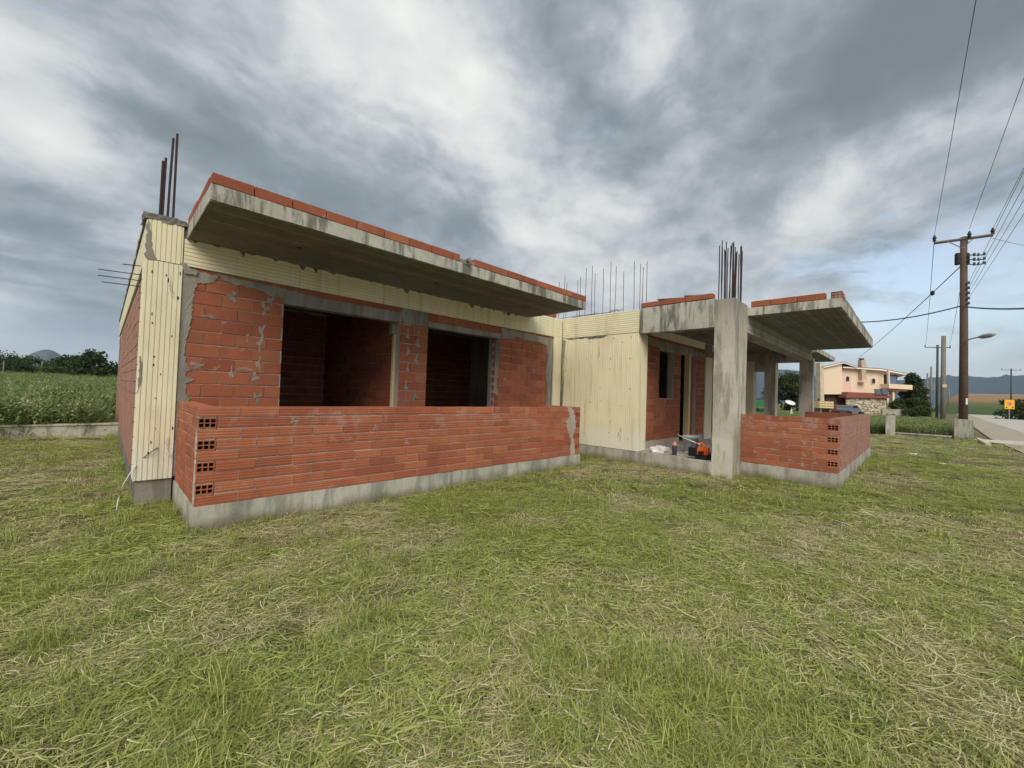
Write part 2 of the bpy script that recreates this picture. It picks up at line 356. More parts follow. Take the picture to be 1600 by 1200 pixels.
def grooved(name, o, U, V, N, w_, h_, pitch, m, parent, thick=.03, gw=.010, gd=.007, seed=0, groove=1):
    """foam board: grooves run along V, repeat along U; N = outward normal; outer face at o"""
    o, U, V, N = map(Vector, (o, U, V, N)); xs = [(0, 0)]; k = pitch*.6
    rr = random.Random(seed)
    while k < w_-pitch*.3:
        j = rr.uniform(-.1, .1)*gw
        xs += [(k-gw/2+j, 0), (k-gw*.2+j, -gd), (k+gw*.2+j, -gd), (k+gw/2+j, 0)]; k += pitch
    xs.append((w_, 0)); n = len(xs)
    vs = [o+U*x+N*d for x, d in xs]+[o+U*x+N*d+V*h_ for x, d in xs]
    vs += [o-N*thick, o+U*w_-N*thick, o+U*w_-N*thick+V*h_, o-N*thick+V*h_]
    fs = [(i, i+1, n+i+1, n+i) for i in range(n-1)]
    b0 = 2*n
    fs += [tuple([b0+1, b0]+list(range(n))), tuple([b0+3, b0+2]+list(range(2*n-1, n-1, -1))), (b0, b0+3, n, 0), (n-1, 2*n-1, b0+2, b0+1), (b0, b0+1, b0+2, b0+3)]
    mb = MB(); mb.add(vs, fs); mb.m[:n-1] = [groove if (i % 4 in (1, 2, 3) and 0 < i < n-2) else 0 for i in range(n-1)]
    return mb.build(name, [m, xpsG], parent)

# ------------------------------------------------------------------ measured layout (metres; x along the front wall, y into the house)
L, HB, HT, W = 6.277, .249, 1.217, 1.515
Z1, Z2, Z3 = 3.218, 3.377, 3.491
SX2, SY = 6.279, -.069
C0, BB, WT = -.374, 2.881, 2.62
W1, W2, W3, W4 = 1.12, 2.97, 3.54, 5.36
XR, YA, FL = 7.524, -.597, .28
YC1, YC0, XC = -2.15, -2.494, 8.332
XS, YL, XLE = 8.049, -3.976, 14.42
ZS1, ZS2, ZS3 = 3.145, 3.307, 3.43
XB, YS, XSE = 8.347, -3.953, 15.264
EX = 15.8; CH = (HT-HB)/9; BL = .352; BT = .155
house = empty('unfinished_house', (3, 3, 0), 'unfinished single storey house of red hollow brick, grey concrete and yellow foam board', 'house')

# ------------------------------------------------------------------ brick bookkeeping
BR = []    # (centre, dims(x,y,z), along, kind, parent, weathered)
def put(c, d, parent, kind='solid', along='x', pale=False): BR.append((tuple(c), tuple(d), kind, along, parent, pale))
def course(axis, fixed0, fixed1, a0, a1, z, h, off, parent, length=BL, pale=False, joint=.011):
    """one course of bricks: axis 'x' or 'y', thickness from fixed0 to fixed1"""
    k = a0-off
    while k < a1-.02:
        s, e = max(k, a0), min(k+length, a1)
        if e-s > .05:
            s2, e2 = s+joint/2, e-joint/2; cz = z+h/2
            jx = random.uniform(-.0025, .0025)
            if axis == 'x': put(((s2+e2)/2, (fixed0+fixed1)/2+jx, cz), (e2-s2, fixed1-fixed0, h-joint), parent, 'solid', 'x', pale)
            else: put(((fixed0+fixed1)/2+jx, (s2+e2)/2, cz), (fixed1-fixed0, e2-s2, h-joint), parent, 'solid', 'y', pale)
        k += length
def holed(c, d, face, parent): put(c, d, parent, 'hole'+face, 'x', 'plain')

def brick_mesh(d, kind):
    sx, sy, sz = (q/2 for q in d); mb = MB()
    if kind == 'solid':
        b_ = .004
        vs = []
        for z, i in ((-sz, b_), (-sz+b_, 0), (sz-b_, 0), (sz, b_)):
            vs += [(-sx+i, -sy+i, z), (sx-i, -sy+i, z), (sx-i, sy-i, z), (-sx+i, sy-i, z)]
        fs = [(3, 2, 1, 0), (12, 13, 14, 15)]
        for L_ in range(3):
            for k in range(4): fs.append((L_*4+k, L_*4+(k+1) % 4, L_*4+4+(k+1) % 4, L_*4+4+k))
        mb.add(vs, fs)
    else:
        f = kind[4:]     # 'y' holes on the -y face, 'x' holes on the -x face, 'X' on the +x face
        W_ = sx if f == 'y' else sy; D_ = sy if f == 'y' else sx
        # local frame: u across, d depth (front = -D_), z up
        us = []; n = 3; web = .009; cell = (2*W_-web*(n+1))/n; u = -W_
        us = [-W_]
        for i in range(n): us += [-W_+web+i*(cell+web), -W_+web+i*(cell+web)+cell]
        us.append(W_)
        wz = .009; cz = (2*sz-wz*3)/2
        zs = [-sz, -sz+wz, -sz+wz+cz, -sz+2*wz+cz, sz-wz, sz]
        def p(u, d_, z):
            if f == 'y': return (u, d_, z)
            if f == 'x': return (d_, u, z)
            return (-d_, u, z)
        G = {}
        vs = []; fs = []
        for j, z in enumerate(zs):
            for i, u in enumerate(us): G[i, j] = len(vs); vs.append(p(u, -D_, z))
        back = []
        for u, z in ((-W_, -sz), (W_, -sz), (W_, sz), (-W_, sz)): back.append(len(vs)); vs.append(p(u, D_, z))
        ni, nj = len(us), len(zs)
        for j in range(nj-1):
            for i in range(ni-1):
                q = (G[i, j], G[i+1, j], G[i+1, j+1], G[i, j+1])
                if i % 2 == 1 and j % 2 == 1:
                    o = len(vs); dd = -D_+min(.30, 2*D_-.01)
                    for u, z in ((us[i], zs[j]), (us[i+1], zs[j]), (us[i+1], zs[j+1]), (us[i], zs[j+1])): vs.append(p(u, dd, z))
                    fs += [(q[k], q[(k+1) % 4], o+(k+1) % 4, o+k) for k in range(4)]+[(o, o+1, o+2, o+3)]
                else: fs.append(q)
        fs += [tuple(back), tuple([G[i, 0] for i in range(ni)]+[back[1], back[0]]), tuple([G[i, nj-1] for i in range(ni)]+[back[2], back[3]]),
               tuple([G[0, j] for j in range(nj)]+[back[3], back[0]]), tuple([G[ni-1, j] for j in range(nj)]+[back[2], back[1]])]
        mb.add(vs, fs)
    return mb

# ------------------------------------------------------------------ 1: ground and terrain
def hz(x, y):   # near ground relief
    r_ = math.hypot(x+.6, y+4.9)
    k = max(0, 1-r_/60)
    z = (mnoise.noise(Vector((x*.35, y*.35, 1)))*.035+mnoise.noise(Vector((x*1.3, y*1.3, 4)))*.014)*k
    near = min(1, max(0, (r_-.0)/2))
    if y > 9.9: z += min(1.2, (y-9.9)*.012)
    return z*near-.01
N = 220; u = np.linspace(-1, 1, N); cs = np.sign(u)*(np.abs(u)**3.6*10500+np.abs(u)*24)
mb = MB(); gx = [float(c)+6 for c in cs]; gy = [float(c)+1 for c in cs]
mb.v = [(x, y, hz(x, y)) for y in gy for x in gx]
mb.f = [(j*N+i, j*N+i+1, (j+1)*N+i+1, (j+1)*N+i) for j in range(N-1) for i in range(N-1)]; mb.m = [0]*len(mb.f)
def ground_mat():
    m, t, bs, P_ = mat('mown_ground', 1.)
    n1 = t.noise(P_, .55, 6, .6); n2 = t.noise(P_, 3.5, 6, .65, .5); n3 = t.noise(P_, 40, 4, .7); n4 = t.noise(P_, 9, 5, .7)
    c = t.mix(t.mapr(n1, .35, .65), (.085, .095, .035), (.17, .15, .075))
    c = t.mix(t.math('MULTIPLY', t.mapr(n2, .42, .68), .8), c, (.30, .235, .14))
    c = t.mix(t.math('MULTIPLY', t.mapr(n4, .5, .7), .4), c, (.08, .085, .035))
    c = t.mix(t.mapr(n3, .5, .75, 0, .6), c, (.05, .045, .022))
    x, y, z = t.sep(P_)
    far = t.mapr(t.math('ABSOLUTE', t.math('SUBTRACT', x, 5)), 60, 160)
    field = t.mix(t.noise(P_, .02, 4), (.07, .10, .03), (.17, .15, .06))
    c = t.mix(far, c, field)
    t.setin(bs, 'Base Color', c); bump(t, bs, t.math('ADD', n3, n4), .8, .03); return m
tag(mb.build('ground', ground_mat(), smooth=True, fix=False), kind='structure')

# road
def road_mat(name, base, gr=.12):
    m, t, bs, P_ = mat(name, .9)
    n = t.noise(t.vmath('MULTIPLY', P_, (.15, 1, 1)), 1.2, 5, .6); c = t.mix(n, tuple(x*.85 for x in base), tuple(x*1.15 for x in base))
    f = t.noise(P_, 30, 4, .7); c = t.mix(t.mapr(f, .4, .8, 0, gr*3), c, tuple(x*.55 for x in base))
    big = t.noise(P_, .7, 5, .65); c = t.mix(t.mapr(big, .55, .75, 0, .4), c, tuple(x*.7 for x in base))
    t.setin(bs, 'Base Color', c); bump(t, bs, f, .3, .01); return m
roadM = road_mat('pale_asphalt', (.46, .435, .385)); dirtM = road_mat('dusty_verge', (.36, .32, .25)); apronM = road_mat('concrete_apron', (.55, .52, .45))
def rdy(x): return -.035*(x-30)  # the road swings slightly
xs = [-60, -30, -10, 5, 20, 30, 45, 70, 100, 150, 220, 320, 520]
def ribbon(name, ya, yb, za, zb, m, xs=xs, kind='structure', curve=1):
    mb = MB(); vs = []
    for i, x in enumerate(xs):
        yo = rdy(x)*curve*(1 if x > 30 else 0)
        vs += [(x, ya+yo, za), (x, yb+yo, zb)]
    fs = [(2*i, 2*i+2, 2*i+3, 2*i+1) for i in range(len(xs)-1)]
    mb.add(vs, fs); o = mb.build(name, m, fix=False); o.data.flip_normals() if o.data.polygons[0].normal.z < 0 else None
    return tag(o, kind=kind)
ribbon('road', -9.2, -16.6, .06, .06, roadM)
ribbon('road_verge', -7.4, -9.2, .045, .052, dirtM)
ribbon('far_verge', -16.6, -18.2, .052, .045, dirtM)
# strip of pale concrete apron towards the road
mb = MB(); mb.add([(26.2, -6.9, .05), (28.2, -6.65, .05), (28.9, -9.2, .056), (24.8, -9.2, .056)], [(0, 3, 2, 1)]); tag(mb.build('driveway_apron', apronM, fix=False), kind='structure')
mb = MB(); mb.box(24.5, 28.6, -7.0, -6.85, -.1, .09); tag(mb.build('kerb', apronM), kind='structure')

# rising field beyond the road
def hill_mat():
    m, t, bs, P_ = mat('field_slope', 1.)
    x, y, z = t.sep(P_)
    zz_ = t.math('ADD', z, t.math('MULTIPLY', t.math('SUBTRACT', t.noise(P_, .08, 5, .6), .5), 1.6))
    c = t.ramp(t.math('DIVIDE', zz_, 12), [(0, (.045, .085, .02)), (.16, (.06, .10, .025)), (.30, (.11, .13, .04)), (.42, (.26, .17, .085)), (.80, (.30, .18, .11)), (.93, (.33, .21, .13)), (.97, (.62, .60, .52))])
    c = t.mix(t.mapr(t.noise(P_, .5, 6, .7), .45, .75, 0, .5), c, (.05, .07, .02))
    t.setin(bs, 'Base Color', c); return m
mb = MB(); na, nr = 60, 30
for j in range(nr+1):
    rr = 130+j/nr*330
    for i in range(na+1):
        azr = R(-1.0-i/na*52); s = min(1, max(0, (rr-140)/270)); k = min(1, i/1.5)
        z = -.2+11.6*(s**1.15)*k*(1+.06*mnoise.noise(Vector((i*.2, j*.1, 0)))) if j < nr else -.5
        mb.v.append((rr*math.cos(azr), -5+rr*math.sin(azr), z))
mb.f = [(j*(na+1)+i, j*(na+1)+i+1, (j+1)*(na+1)+i+1, (j+1)*(na+1)+i) for j in range(nr) for i in range(na)]; mb.m = [0]*len(mb.f)
tag(mb.build('field_slope', hill_mat(), smooth=True), kind='structure')

def mount_mat(name, c0_, c1_):
    m, t, bs, P_ = mat(name, 1.)
    n = t.noise(P_, .0021, 7, .65, .3); t.setin(bs, 'Base Color', t.mix(t.mapr(n, .35, .65), c0_, c1_)); bump(t, bs, n, .6, 120); return m
mtM = mount_mat('wooded_mountain', (.010, .026, .040), (.025, .045, .055)); mtL = mount_mat('rocky_hill', (.06, .075, .085), (.12, .13, .13))
def mountains(name, prof, dist, m, depth=1600, seed=0.):
    """prof: [(azimuth deg, height m)]"""
    mb = MB(); az = [p[0] for p in prof]; hh = [p[1] for p in prof]; n = int(abs(az[0]-az[-1])*4)+2
    rows = 9
    order = np.argsort(az); A_ = np.array(az)[order]; H_ = np.array(hh)[order]
    for j in range(rows):
        s = j/(rows-1)
        for i in range(n):
            a_ = az[0]+(az[-1]-az[0])*i/(n-1); h = float(np.interp(a_, A_, H_))
            h *= 1+.025*mnoise.noise(Vector((a_*.9+seed, 0, 0)))+.012*mnoise.noise(Vector((a_*3.3+seed, 5, 0)))
            prof_ = math.sin(min(1, s/.6)*math.pi/2) if s < .6 else math.cos((s-.6)/.4*math.pi/2)
            rr = dist+(s-.6)*depth
            z = h*prof_*(1+(.12*mnoise.noise(Vector((a_*1.7, s*6, seed))) if s < .55 else 0))-3
            mb.v.append((rr*math.cos(R(a_)), rr*math.sin(R(a_)), z))
    mb.f = [(j*n+i, j*n+i+1, (j+1)*n+i+1, (j+1)*n+i) for j in range(rows-1) for i in range(n-1)]; mb.m = [0]*len(mb.f)
    return tag(mb.build(name, m, smooth=True), kind='structure')
mountains('mountain_range', [(38, 150), (30, 330), (24, 480), (20, 560), (17, 600), (14, 570), (12.2, 500), (11.2, 478), (10, 465), (8, 380), (5, 320), (2, 330), (0, 345), (-1.5, 370), (-2.6, 385), (-4.5, 365), (-7, 392), (-10, 400), (-16, 420), (-25, 450), (-40, 300)], 7000, mtM)
mountains('distant_hill', [(112, 60), (104, 90), (99, 95), (97, 105), (95.3, 135), (94.6, 185), (94.0, 214), (93.6, 208), (92.9, 165), (92.3, 125), (91, 100), (88.5, 110), (86, 150), (80, 120), (70, 90), (60, 60)], 4500, mtL, 900, 3.)

# ------------------------------------------------------------------ 2: the house
def part(name, m, boxes, parent=house):
    mb = MB()
    for b_ in boxes: mb.box(*b_)
    return mb.build(name, m, parent)
E3 = .004
# floors and plinths
part('floor_slab', plinM, [(C0+.03, XR-.02, W+.06, 13.9, -.2, FL-.03), (XR+.012, EX, YC0+.02, 13.9, -.2, FL)])
mb = MB(); rough_box(mb, -.012, L+.012, -.012, W-.01, -.25, HB, 60, 12, 3, .007, 4.); mb.build('veranda_plinth', plinM, house, True)
mb = MB(); rough_box(mb, XS-.012, XLE+.012, YL-.012, YC0-.005, -.25, .285, 60, 12, 3, .007, 4.); mb.build('veranda_plinth', plinM, house, True)
mb = MB(); rough_box(mb, XR-.004, XR+.03, YC1, 1.50, -.2, .262, 2, 50, 3, .006, 5.); mb.build('porch_plinth', plinM, house, True)
mb = MB(); rough_box(mb, C0+.02, -.02, W+.02, 13.6, -.2, .27, 3, 40, 3, .006, 5.); mb.build('house_plinth', darkM, house, True)

# low veranda walls --------------------------------------------------
lw = part('veranda_wall', mortL, [(BT+.002, L-BT-.002, .010, BT-.01, HB+.002, HT-.012), (.0102, BT-.01, .36, W-.01, HB+.002, HT-.012), (L-BT+.01, L-.0102, .36, W-.01, HB+.002, HT-.012)]
 + [(x0_, x0_+BT-.016, .009, .36, HT-k_*CH-.0068, HT-k_*CH+.0065) for k_ in range(1, 10) for x0_ in (.008, L-BT+.008)])
for k in range(9):
    z = HT-(k+1)*CH
    if k % 2 == 0:
        course('x', 0, BT, 0, L, z, CH, 0, lw, pale=True)
        course('y', 0, BT, BT, W, z, CH, .18, lw, pale=True); course('y', L-BT, L, BT, W, z, CH, .18, lw, pale=True)
    else:
        course('x', 0, BT, BT, L-BT, z, CH, 0, lw, pale=True)
        holed((BT/2, .175, z+CH/2), (BT-.006, .35, CH-.011), 'y', lw); holed((L-BT/2, .175, z+CH/2), (BT-.006, .35, CH-.011), 'y', lw)
        course('y', 0, BT, .352, W, z, CH, 0, lw, pale=True); course('y', L-BT, L, .352, W, z, CH, 0, lw)
CH2 = (1.203-.285)/9
lw2 = part('veranda_wall', mortL, [(XS+.008, XS+.36, YL+.009, YL+BT-.008, 1.203-k_*CH2-.0068, 1.203-k_*CH2+.0065) for k_ in range(1, 10)]+[(XS+.0102, XS+BT-.01, YL+BT, YC0-.004, .287, 1.19), (XS+.362, XLE-.01, YL+.01, YL+BT-.01, .287, 1.19), (XLE-BT+.01, XLE-.0102, YL+BT, YC0-.004, .287, 1.19)])
for k in range(9):
    z = 1.203-(k+1)*CH2
    if k % 2 == 0:
        course('y', XS, XS+BT, YL, YC0, z, CH2, .0, lw2, pale='plain'); course('x', YL, YL+BT, XS+BT, XLE-BT, z, CH2, .0, lw2, pale='dusty'); course('y', XLE-BT, XLE, YL, YC0, z, CH2, 0, lw2)
    else:
        holed((XS+.175, YL+BT/2, z+CH2/2), (.35, BT-.006, CH2-.011), 'x', lw2)
        course('y', XS, XS+BT, YL+BT, YC0, z, CH2, .0, lw2, pale='plain'); course('x', YL, YL+BT, XS+.352, XLE, z, CH2, .0, lw2, pale='dusty'); course('y', XLE-BT, XLE, YL+BT, YC0, z, CH2, .1, lw2)

# main front wall ----------------------------------------------------
TH = .20; MC = (BB-FL)/15.6
fwall = part('front_wall', mortL, [(.004, W1-.004, W+.012, W+TH, FL-.03, BB), (W1-.004, W2+.004, W+.012, W+TH, WT+.10, BB), (W2+.004, W3-.004, W+.012, W+TH, FL-.03, BB),
                              (W3-.004, W4+.004, W+.012, W+TH, WT+.10, BB), (W4+.004, 7.16, W+.012, W+TH, FL-.03, BB), (W1-.004, W2+.004, W+.012, W+TH, FL-.03, FL+.0), (W3-.004, W4+.004, W+.012, W+TH, FL-.03, FL+.0)])
MH = .1668; z = 2.272+MH*2-MH*13
k = 0; zz0 = 2.603
for k in range(15):
    z = 2.768-(k+1)*MH
    off = [.18, 0][k % 2]
    hgt = MH
    course('x', W, W+.13, .02, W1, z, hgt, off-.02, fwall); course('x', W, W+.13, W4, 7.12, z, hgt, off, fwall)
    if z < WT-.02 or True:
        zt = min(z+hgt, WT+.10)
        if zt-z > .05: course('x', W, W+.13, W2, W3, z, zt-z, [.0, .12][k % 2], fwall)
course('x', W, W+.13, .02, W1, 2.768, BB-2.768, .1, fwall)
for a_, b_ in ((W1, W2), (W3, W4)): course('x', W, W+.13, a_, b_, WT+.105, BB-WT-.105, random.uniform(0, .2), fwall)
course('x', W, W+.13, W2, W3, WT+.105, BB-WT-.105, .1, fwall); course('x', W, W+.13, W4, 7.12, 2.768, BB-2.768, .22, fwall)
for a_, b_ in ((W1, W2), (W3, W4)):
    mb = MB(); rough_box(mb, a_-.02, b_+.02, W-.006, W+TH-.01, WT, WT+.105, 30, 3, 2, .006, 5.); mb.build('window_lintel', mortM, house, True)
def patch(plane, c, a_, b_, d, m, seed, par=None):
    rr = random.Random(seed); k_ = rr.uniform(0, 6); pts = []
    for t_ in np.linspace(0, 2*math.pi, 17)[:-1]:
        q_ = .62+.38*math.sin(3*t_+k_)+rr.uniform(-.28, .28); pts.append((c[0]+a_*math.cos(t_)*q_, c[1]+b_*math.sin(t_)*(q_+.15)))
    return ragged('mortar_patch', plane, pts, d, m, par or house, seed, .02, .005)
# mortar smears on the front wall
ragged('mortar_patch', ('y', W), [(-.03, 2.86), (.34, 2.84), (.30, 2.75), (.12, 2.70), (.085, 2.45), (.09, 2.27), (.07, 2.1), (.04, 1.96), (.03, 1.8), (.066, 1.66), (.10, 1.60), (.05, 1.52), (.137, 1.47), (.07, 1.42), (.065, 1.31), (.1, 1.24), (.1, .3), (-.03, .3)], .007, mortM, house, 3)
ragged('mortar_patch', ('y', W), [(.3, 2.86), (.62, 2.85), (.9, 2.84), (1.5, 2.80), (2.2, 2.79), (3.0, 2.80), (3.0, 2.70), (2.2, 2.705), (1.6, 2.70), (1.15, 2.70), (.95, 2.69), (.8, 2.75), (.45, 2.77)], .006, mortM, house, 4)
ragged('mortar_patch', ('y', W), [(2.98, 2.90), (3.08, 2.94), (3.3, 2.95), (3.50, 2.93), (3.52, 2.75), (3.51, 2.62), (3.3, 2.60), (3.02, 2.62), (2.97, 2.75)], .010, mortM, house, 5)
ragged('mortar_patch', ('y', W), [(5.4, 2.87), (5.9, 2.86), (6.4, 2.84), (7.0, 2.83), (7.15, 2.82), (7.15, .3), (6.98, .3), (6.95, 1.2), (6.99, 1.6), (6.92, 2.0), (6.98, 2.4), (6.9, 2.66), (6.6, 2.70), (6.1, 2.69), (5.9, 2.74), (5.7, 2.66), (5.42, 2.64)], .007, mortM, house, 6)
sp = [(.95, 2.62, .05, .07), (.88, 2.50, .06, .09), (.86, 2.18, .04, .11), (.83, 2.0, .04, .1), (.84, 1.74, .035, .10), (.80, 1.55, .05, .07), (.50, 2.60, .06, .08), (.27, 2.30, .09, .03), (.16, 1.66, .09, .05), (.53, 1.60, .03, .09), (.68, 1.66, .1, .025), (.84, 1.27, .06, .08), (.69, 2.08, .02, .08),
      (3.12, 2.42, .04, .09), (3.33, 2.52, .035, .1), (3.32, 2.28, .06, .09), (3.13, 2.13, .05, .08), (3.31, 2.0, .05, .10), (3.14, 1.83, .04, .08), (3.33, 1.66, .02, .08), (3.12, 1.5, .045, .09), (3.32, 1.33, .06, .10), (3.12, 1.27, .03, .06), (6.5, 2.0, .1, .05), (6.6, 1.7, .04, .08), (6.3, 2.2, .08, .03), (5.55, 1.75, .05, .04), (5.5, 2.3, .04, .03)]
for i, (x, z, a_, b_) in enumerate(sp):
    patch(('y', W), (x, z), a_*1.15, b_*1.1, .004, mortM, 20+i)
# mortar on the veranda walls
ragged('mortar_patch', ('y', 0), [(5.84, 1.20), (5.98, 1.21), (6.08, 1.05), (6.15, .85), (6.05, .62), (6.10, .45), (6.13, .25), (5.95, .25), (5.99, .5), (5.90, .7), (5.82, .9), (5.91, 1.05)], .004, mortL, house, 7, .03, .022)
ragged('mortar_patch', ('x', 0), [(.01, 1.0), (.05, .98), (.035, .7), (.06, .5), (.05, .3), (.07, .25), (.005, .25)], .006, mortL, house, 8)
for i, (y_, z_) in enumerate([(-3.48, 1.15), (-3.48, .95), (-3.50, .75), (-3.50, .55), (-3.48, .36), (-2.95, 1.07), (-2.8, .86), (-3.1, .72), (-2.75, .5), (-3.3, .42), (-2.65, 1.13), (-2.7, .97), (-3.62, 1.05), (-3.66, .83), (-3.64, .60), (-3.66, .42), (-2.9, .38), (-3.2, .92), (-3.02, .58)]):
    patch(('x', XS), (y_, z_), .06 if i > 4 else .045, .030 if i > 4 else .045, .002, mortS, 60+i)
for i in range(7):
    patch(('y', 0), (random.uniform(.7, 5.7), HT-CH*(random.choice((.5, .5, 1.5, 1.5, 2.5, 3.5, 4.5)))), random.uniform(.03, .06), .038, .0015, mortS, 90+i)

# foam board ---------------------------------------------------------
fo = W-.022
grooved('foam_board', (C0, fo, .284), (1, 0, 0), (0, 0, 1), (0, -1, 0), .345, BB-.284-.004, .047, xpsM, house, seed=1)
grooved('foam_board', (C0+.015, fo, BB+.006), (1, 0, 0), (0, 0, 1), (0, -1, 0), .325, 3.35-BB, .047, xpsM, house, seed=2)
for i, (a_, b_) in enumerate(((-.022, 1.3), (1.304, 2.62), (2.624, 3.94), (3.944, 5.26), (5.264, 6.4), (6.404, XR-.028))):
    grooved('foam_board', (a_, fo, BB+.004), (0, 0, 1), (1, 0, 0), (0, -1, 0), (Z1 if b_ < 6.3 else Z2-.02)-BB-.008, b_-a_, .048, xpsM, house, seed=3+i)
grooved('foam_board', (7.19, fo, FL), (1, 0, 0), (0, 0, 1), (0, -1, 0), XR-.03-7.19, BB-FL, .047, xpsM, house, seed=9)
# left side: column return, beam band
grooved('foam_board', (C0-.004, W-.018, .284), (0, 1, 0), (0, 0, 1), (-1, 0, 0), .36, BB-.30, .09, xpsM, house, thick=.025, gd=.003, seed=10)
grooved('foam_board', (C0-.001, W-.018, BB+.0), (0, 0, 1), (0, 1, 0), (-1, 0, 0), .46, 12.3, .09, xpsM, house, thick=.022, gd=.003, seed=11)
# yellow wall that faces the garden (x = XR)
ys = [1.49, .681, .042, YA]
for i in range(3):
    grooved('foam_board', (XR, ys[i+1]+.003, .284), (0, 1, 0), (0, 0, 1), (-1, 0, 0), ys[i]-ys[i+1]-.006, BB-.30, .047, xpsM, house, seed=12+i)
grooved('foam_board', (XR-.006, YA+.002, BB-.004), (0, 0, 1), (0, 1, 0), (-1, 0, 0), Z2-BB-.0, 1.49-YA, .048, xpsM, house, seed=15)
grooved('foam_board', (XR+.002, YA, .284), (1, 0, 0), (0, 0, 1), (0, -1, 0), .42, 2.56, .047, xpsM, house, seed=16)
part('column', mortM, [(XR+.03, XR+.45, YA+.03, W-.03, FL, BB+.3)])
part('column', mortM, [(C0+.024, -.028, W+.008, W+.35, .0, 3.36)])
part('column', mortM, [(7.19, XR+.028, W+.009, W+.3, FL, 3.3)])
part('wall_beam', mortM, [(-.027, XR+.02, W+.008, W+.25, BB+.0015, 3.345)])
# grey seams and scars on the foam
ragged('mortar_patch', ('y', fo), [(C0-.0, 3.33), (C0+.03, 3.33), (C0+.045, 3.1), (C0+.09, 2.92), (C0+.11, 2.86), (C0+.02, 2.88), (C0, 2.9)], .004, mortM, house, 31)
ragged('mortar_patch', ('y', fo), [(-.06, 2.90), (.0, 2.91), (.05, 2.86), (.12, 2.845), (.12, 2.78), (.0, 2.78), (-.02, 2.84)], .006, mortM, house, 32)
ragged('mortar_patch', ('y', fo), [(C0-.0, 1.75), (C0+.03, 1.65), (C0+.035, 1.45), (C0+.0, 1.30)], .003, mortM, house, 33, .02, .004)
ragged('mortar_patch', ('x', XR), [(1.48, 2.83), (1.40, 2.84), (1.42, 2.4), (1.45, 2.1), (1.40, 1.8), (1.43, 1.4), (1.45, .4), (1.48, .4)], .004, mortM, house, 34)
ragged('mortar_patch', ('x', XR), [(1.35, 2.85), (.9, 2.87), (.5, 2.86), (.2, 2.87), (.2, 2.84), (.42, 2.81), (.66, 2.80), (.8, 2.835), (1.3, 2.83)], .004, darkM, house, 35)
for i, x in enumerate(np.arange(.12, 6.2, .21)+np.random.default_rng(2).uniform(-.08, .08, 29)):
    dd = random.choice((.012, .018, .03, .06)); ww = random.uniform(.03, .09)
    ragged('mortar_patch', ('y', fo), [(x-ww, Z1+.0), (x+ww, Z1+.0), (x+ww*.5, Z1-dd), (x, Z1-dd*1.2), (x-ww*.6, Z1-dd*.7)], .006, darkM, house, 40+i, .02, .006)
# holes and nails in the foam
mb = MB(); rr = random.Random(5)
for i in range(34):
    y_ = rr.choice((-.45, -.2, .05, .3, .62, .75, 1.0, 1.3))+rr.uniform(-.05, .05); z_ = rr.choice((.55, .9, 1.3, 1.65, 2.0, 2.35, 2.7))+rr.uniform(-.07, .07)
    mb.box(XR-.0045, XR+.01, y_, y_+rr.uniform(.006, .016), z_, z_+rr.uniform(.006, .03))
for i in range(16):
    x_ = rr.uniform(C0+.03, -.05); z_ = rr.uniform(.4, 2.8); mb.box(x_, x_+rr.uniform(.006, .014), fo-.0045, fo+.01, z_, z_+rr.uniform(.008, .05))
tag(mb.build('nail_holes', blackM, house), kind='stuff')

# side wall (x = C0), courses too thin to pick apart at this slant
swall = part('side_wall', mortL, [(C0+.03, C0+.2, W+.35, 10.9, FL-.02, BB), (C0+.03, C0+.2, 10.9, 12.3, FL-.02, 1.45), (C0+.03, C0+.2, 10.9, 12.3, 2.75, BB), (C0+.03, C0+.2, 12.3, 13.8, FL-.02, BB), (C0+.025, C0+.22, W+.3, 13.8, BB+.002, 3.34)])
for k in range(15):
    z = 2.768-(k+1)*MH
    course('y', C0+.015, C0+.12, W+.36, 10.9 if 1.4 < z < 2.7 else 13.6, z, MH, [.1, .28][k % 2], swall, pale='dusty')
    if 1.4 < z < 2.7: course('y', C0+.015, C0+.12, 12.3, 13.6, z, MH, 0, swall, pale='dusty')

# roof and canopies --------------------------------------------------
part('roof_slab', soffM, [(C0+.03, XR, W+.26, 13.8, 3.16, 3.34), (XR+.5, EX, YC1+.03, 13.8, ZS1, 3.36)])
mb = MB(); rough_box(mb, C0-.03, -.0, W-.03, W+.32, 3.345, 3.43, 10, 8, 3, .022, 9.); mb.build('broken_column_head', darkM, house, False)
mb = MB(); rough_box(mb, C0-.02, C0+.22, W+.3, 13.8, 3.345, 3.385, 3, 60, 1, .012, 6.); mb.build('beam_top', darkM, house, False)
def canopy(name, x0, x1, y0, y1, z0, z1, board='y'):
    mb = MB(); rough_box(mb, x0, x1, y0, y1, z0+.004, z1, int((x1-x0)*14), int((y1-y0)*10), 2, .004, 6.)
    c = mb.build(name, fascM, house, True)
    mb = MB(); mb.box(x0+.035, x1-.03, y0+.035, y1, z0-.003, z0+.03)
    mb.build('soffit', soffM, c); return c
can1 = canopy('canopy_slab', 0, SX2, SY, W-.0, Z1, Z2)
can2 = canopy('canopy_slab', XB, XSE, YS, YC0+.004, ZS1, ZS2)
can3 = canopy('canopy_slab', 15.95, 19.9, -2.55, .8, ZS1, ZS2)
for c_, (x, y, z) in ((can1, (1.044, .709, Z1)), (can1, (3.142, .698, Z1)), (can1, (5.279, .725, Z1)), (can2, (9.857, -3.222, ZS1))):
    mb = MB(); mb.lathe([(.032, -.008), (.032, .01)], (x, y, z), 10); mb.build('light_box', blackM, c_)
mb = MB(); mb.box(.0, .045, SY+.01, W, Z1-.012, Z1+.002); mb.build('drip_edge', darkM, can1)
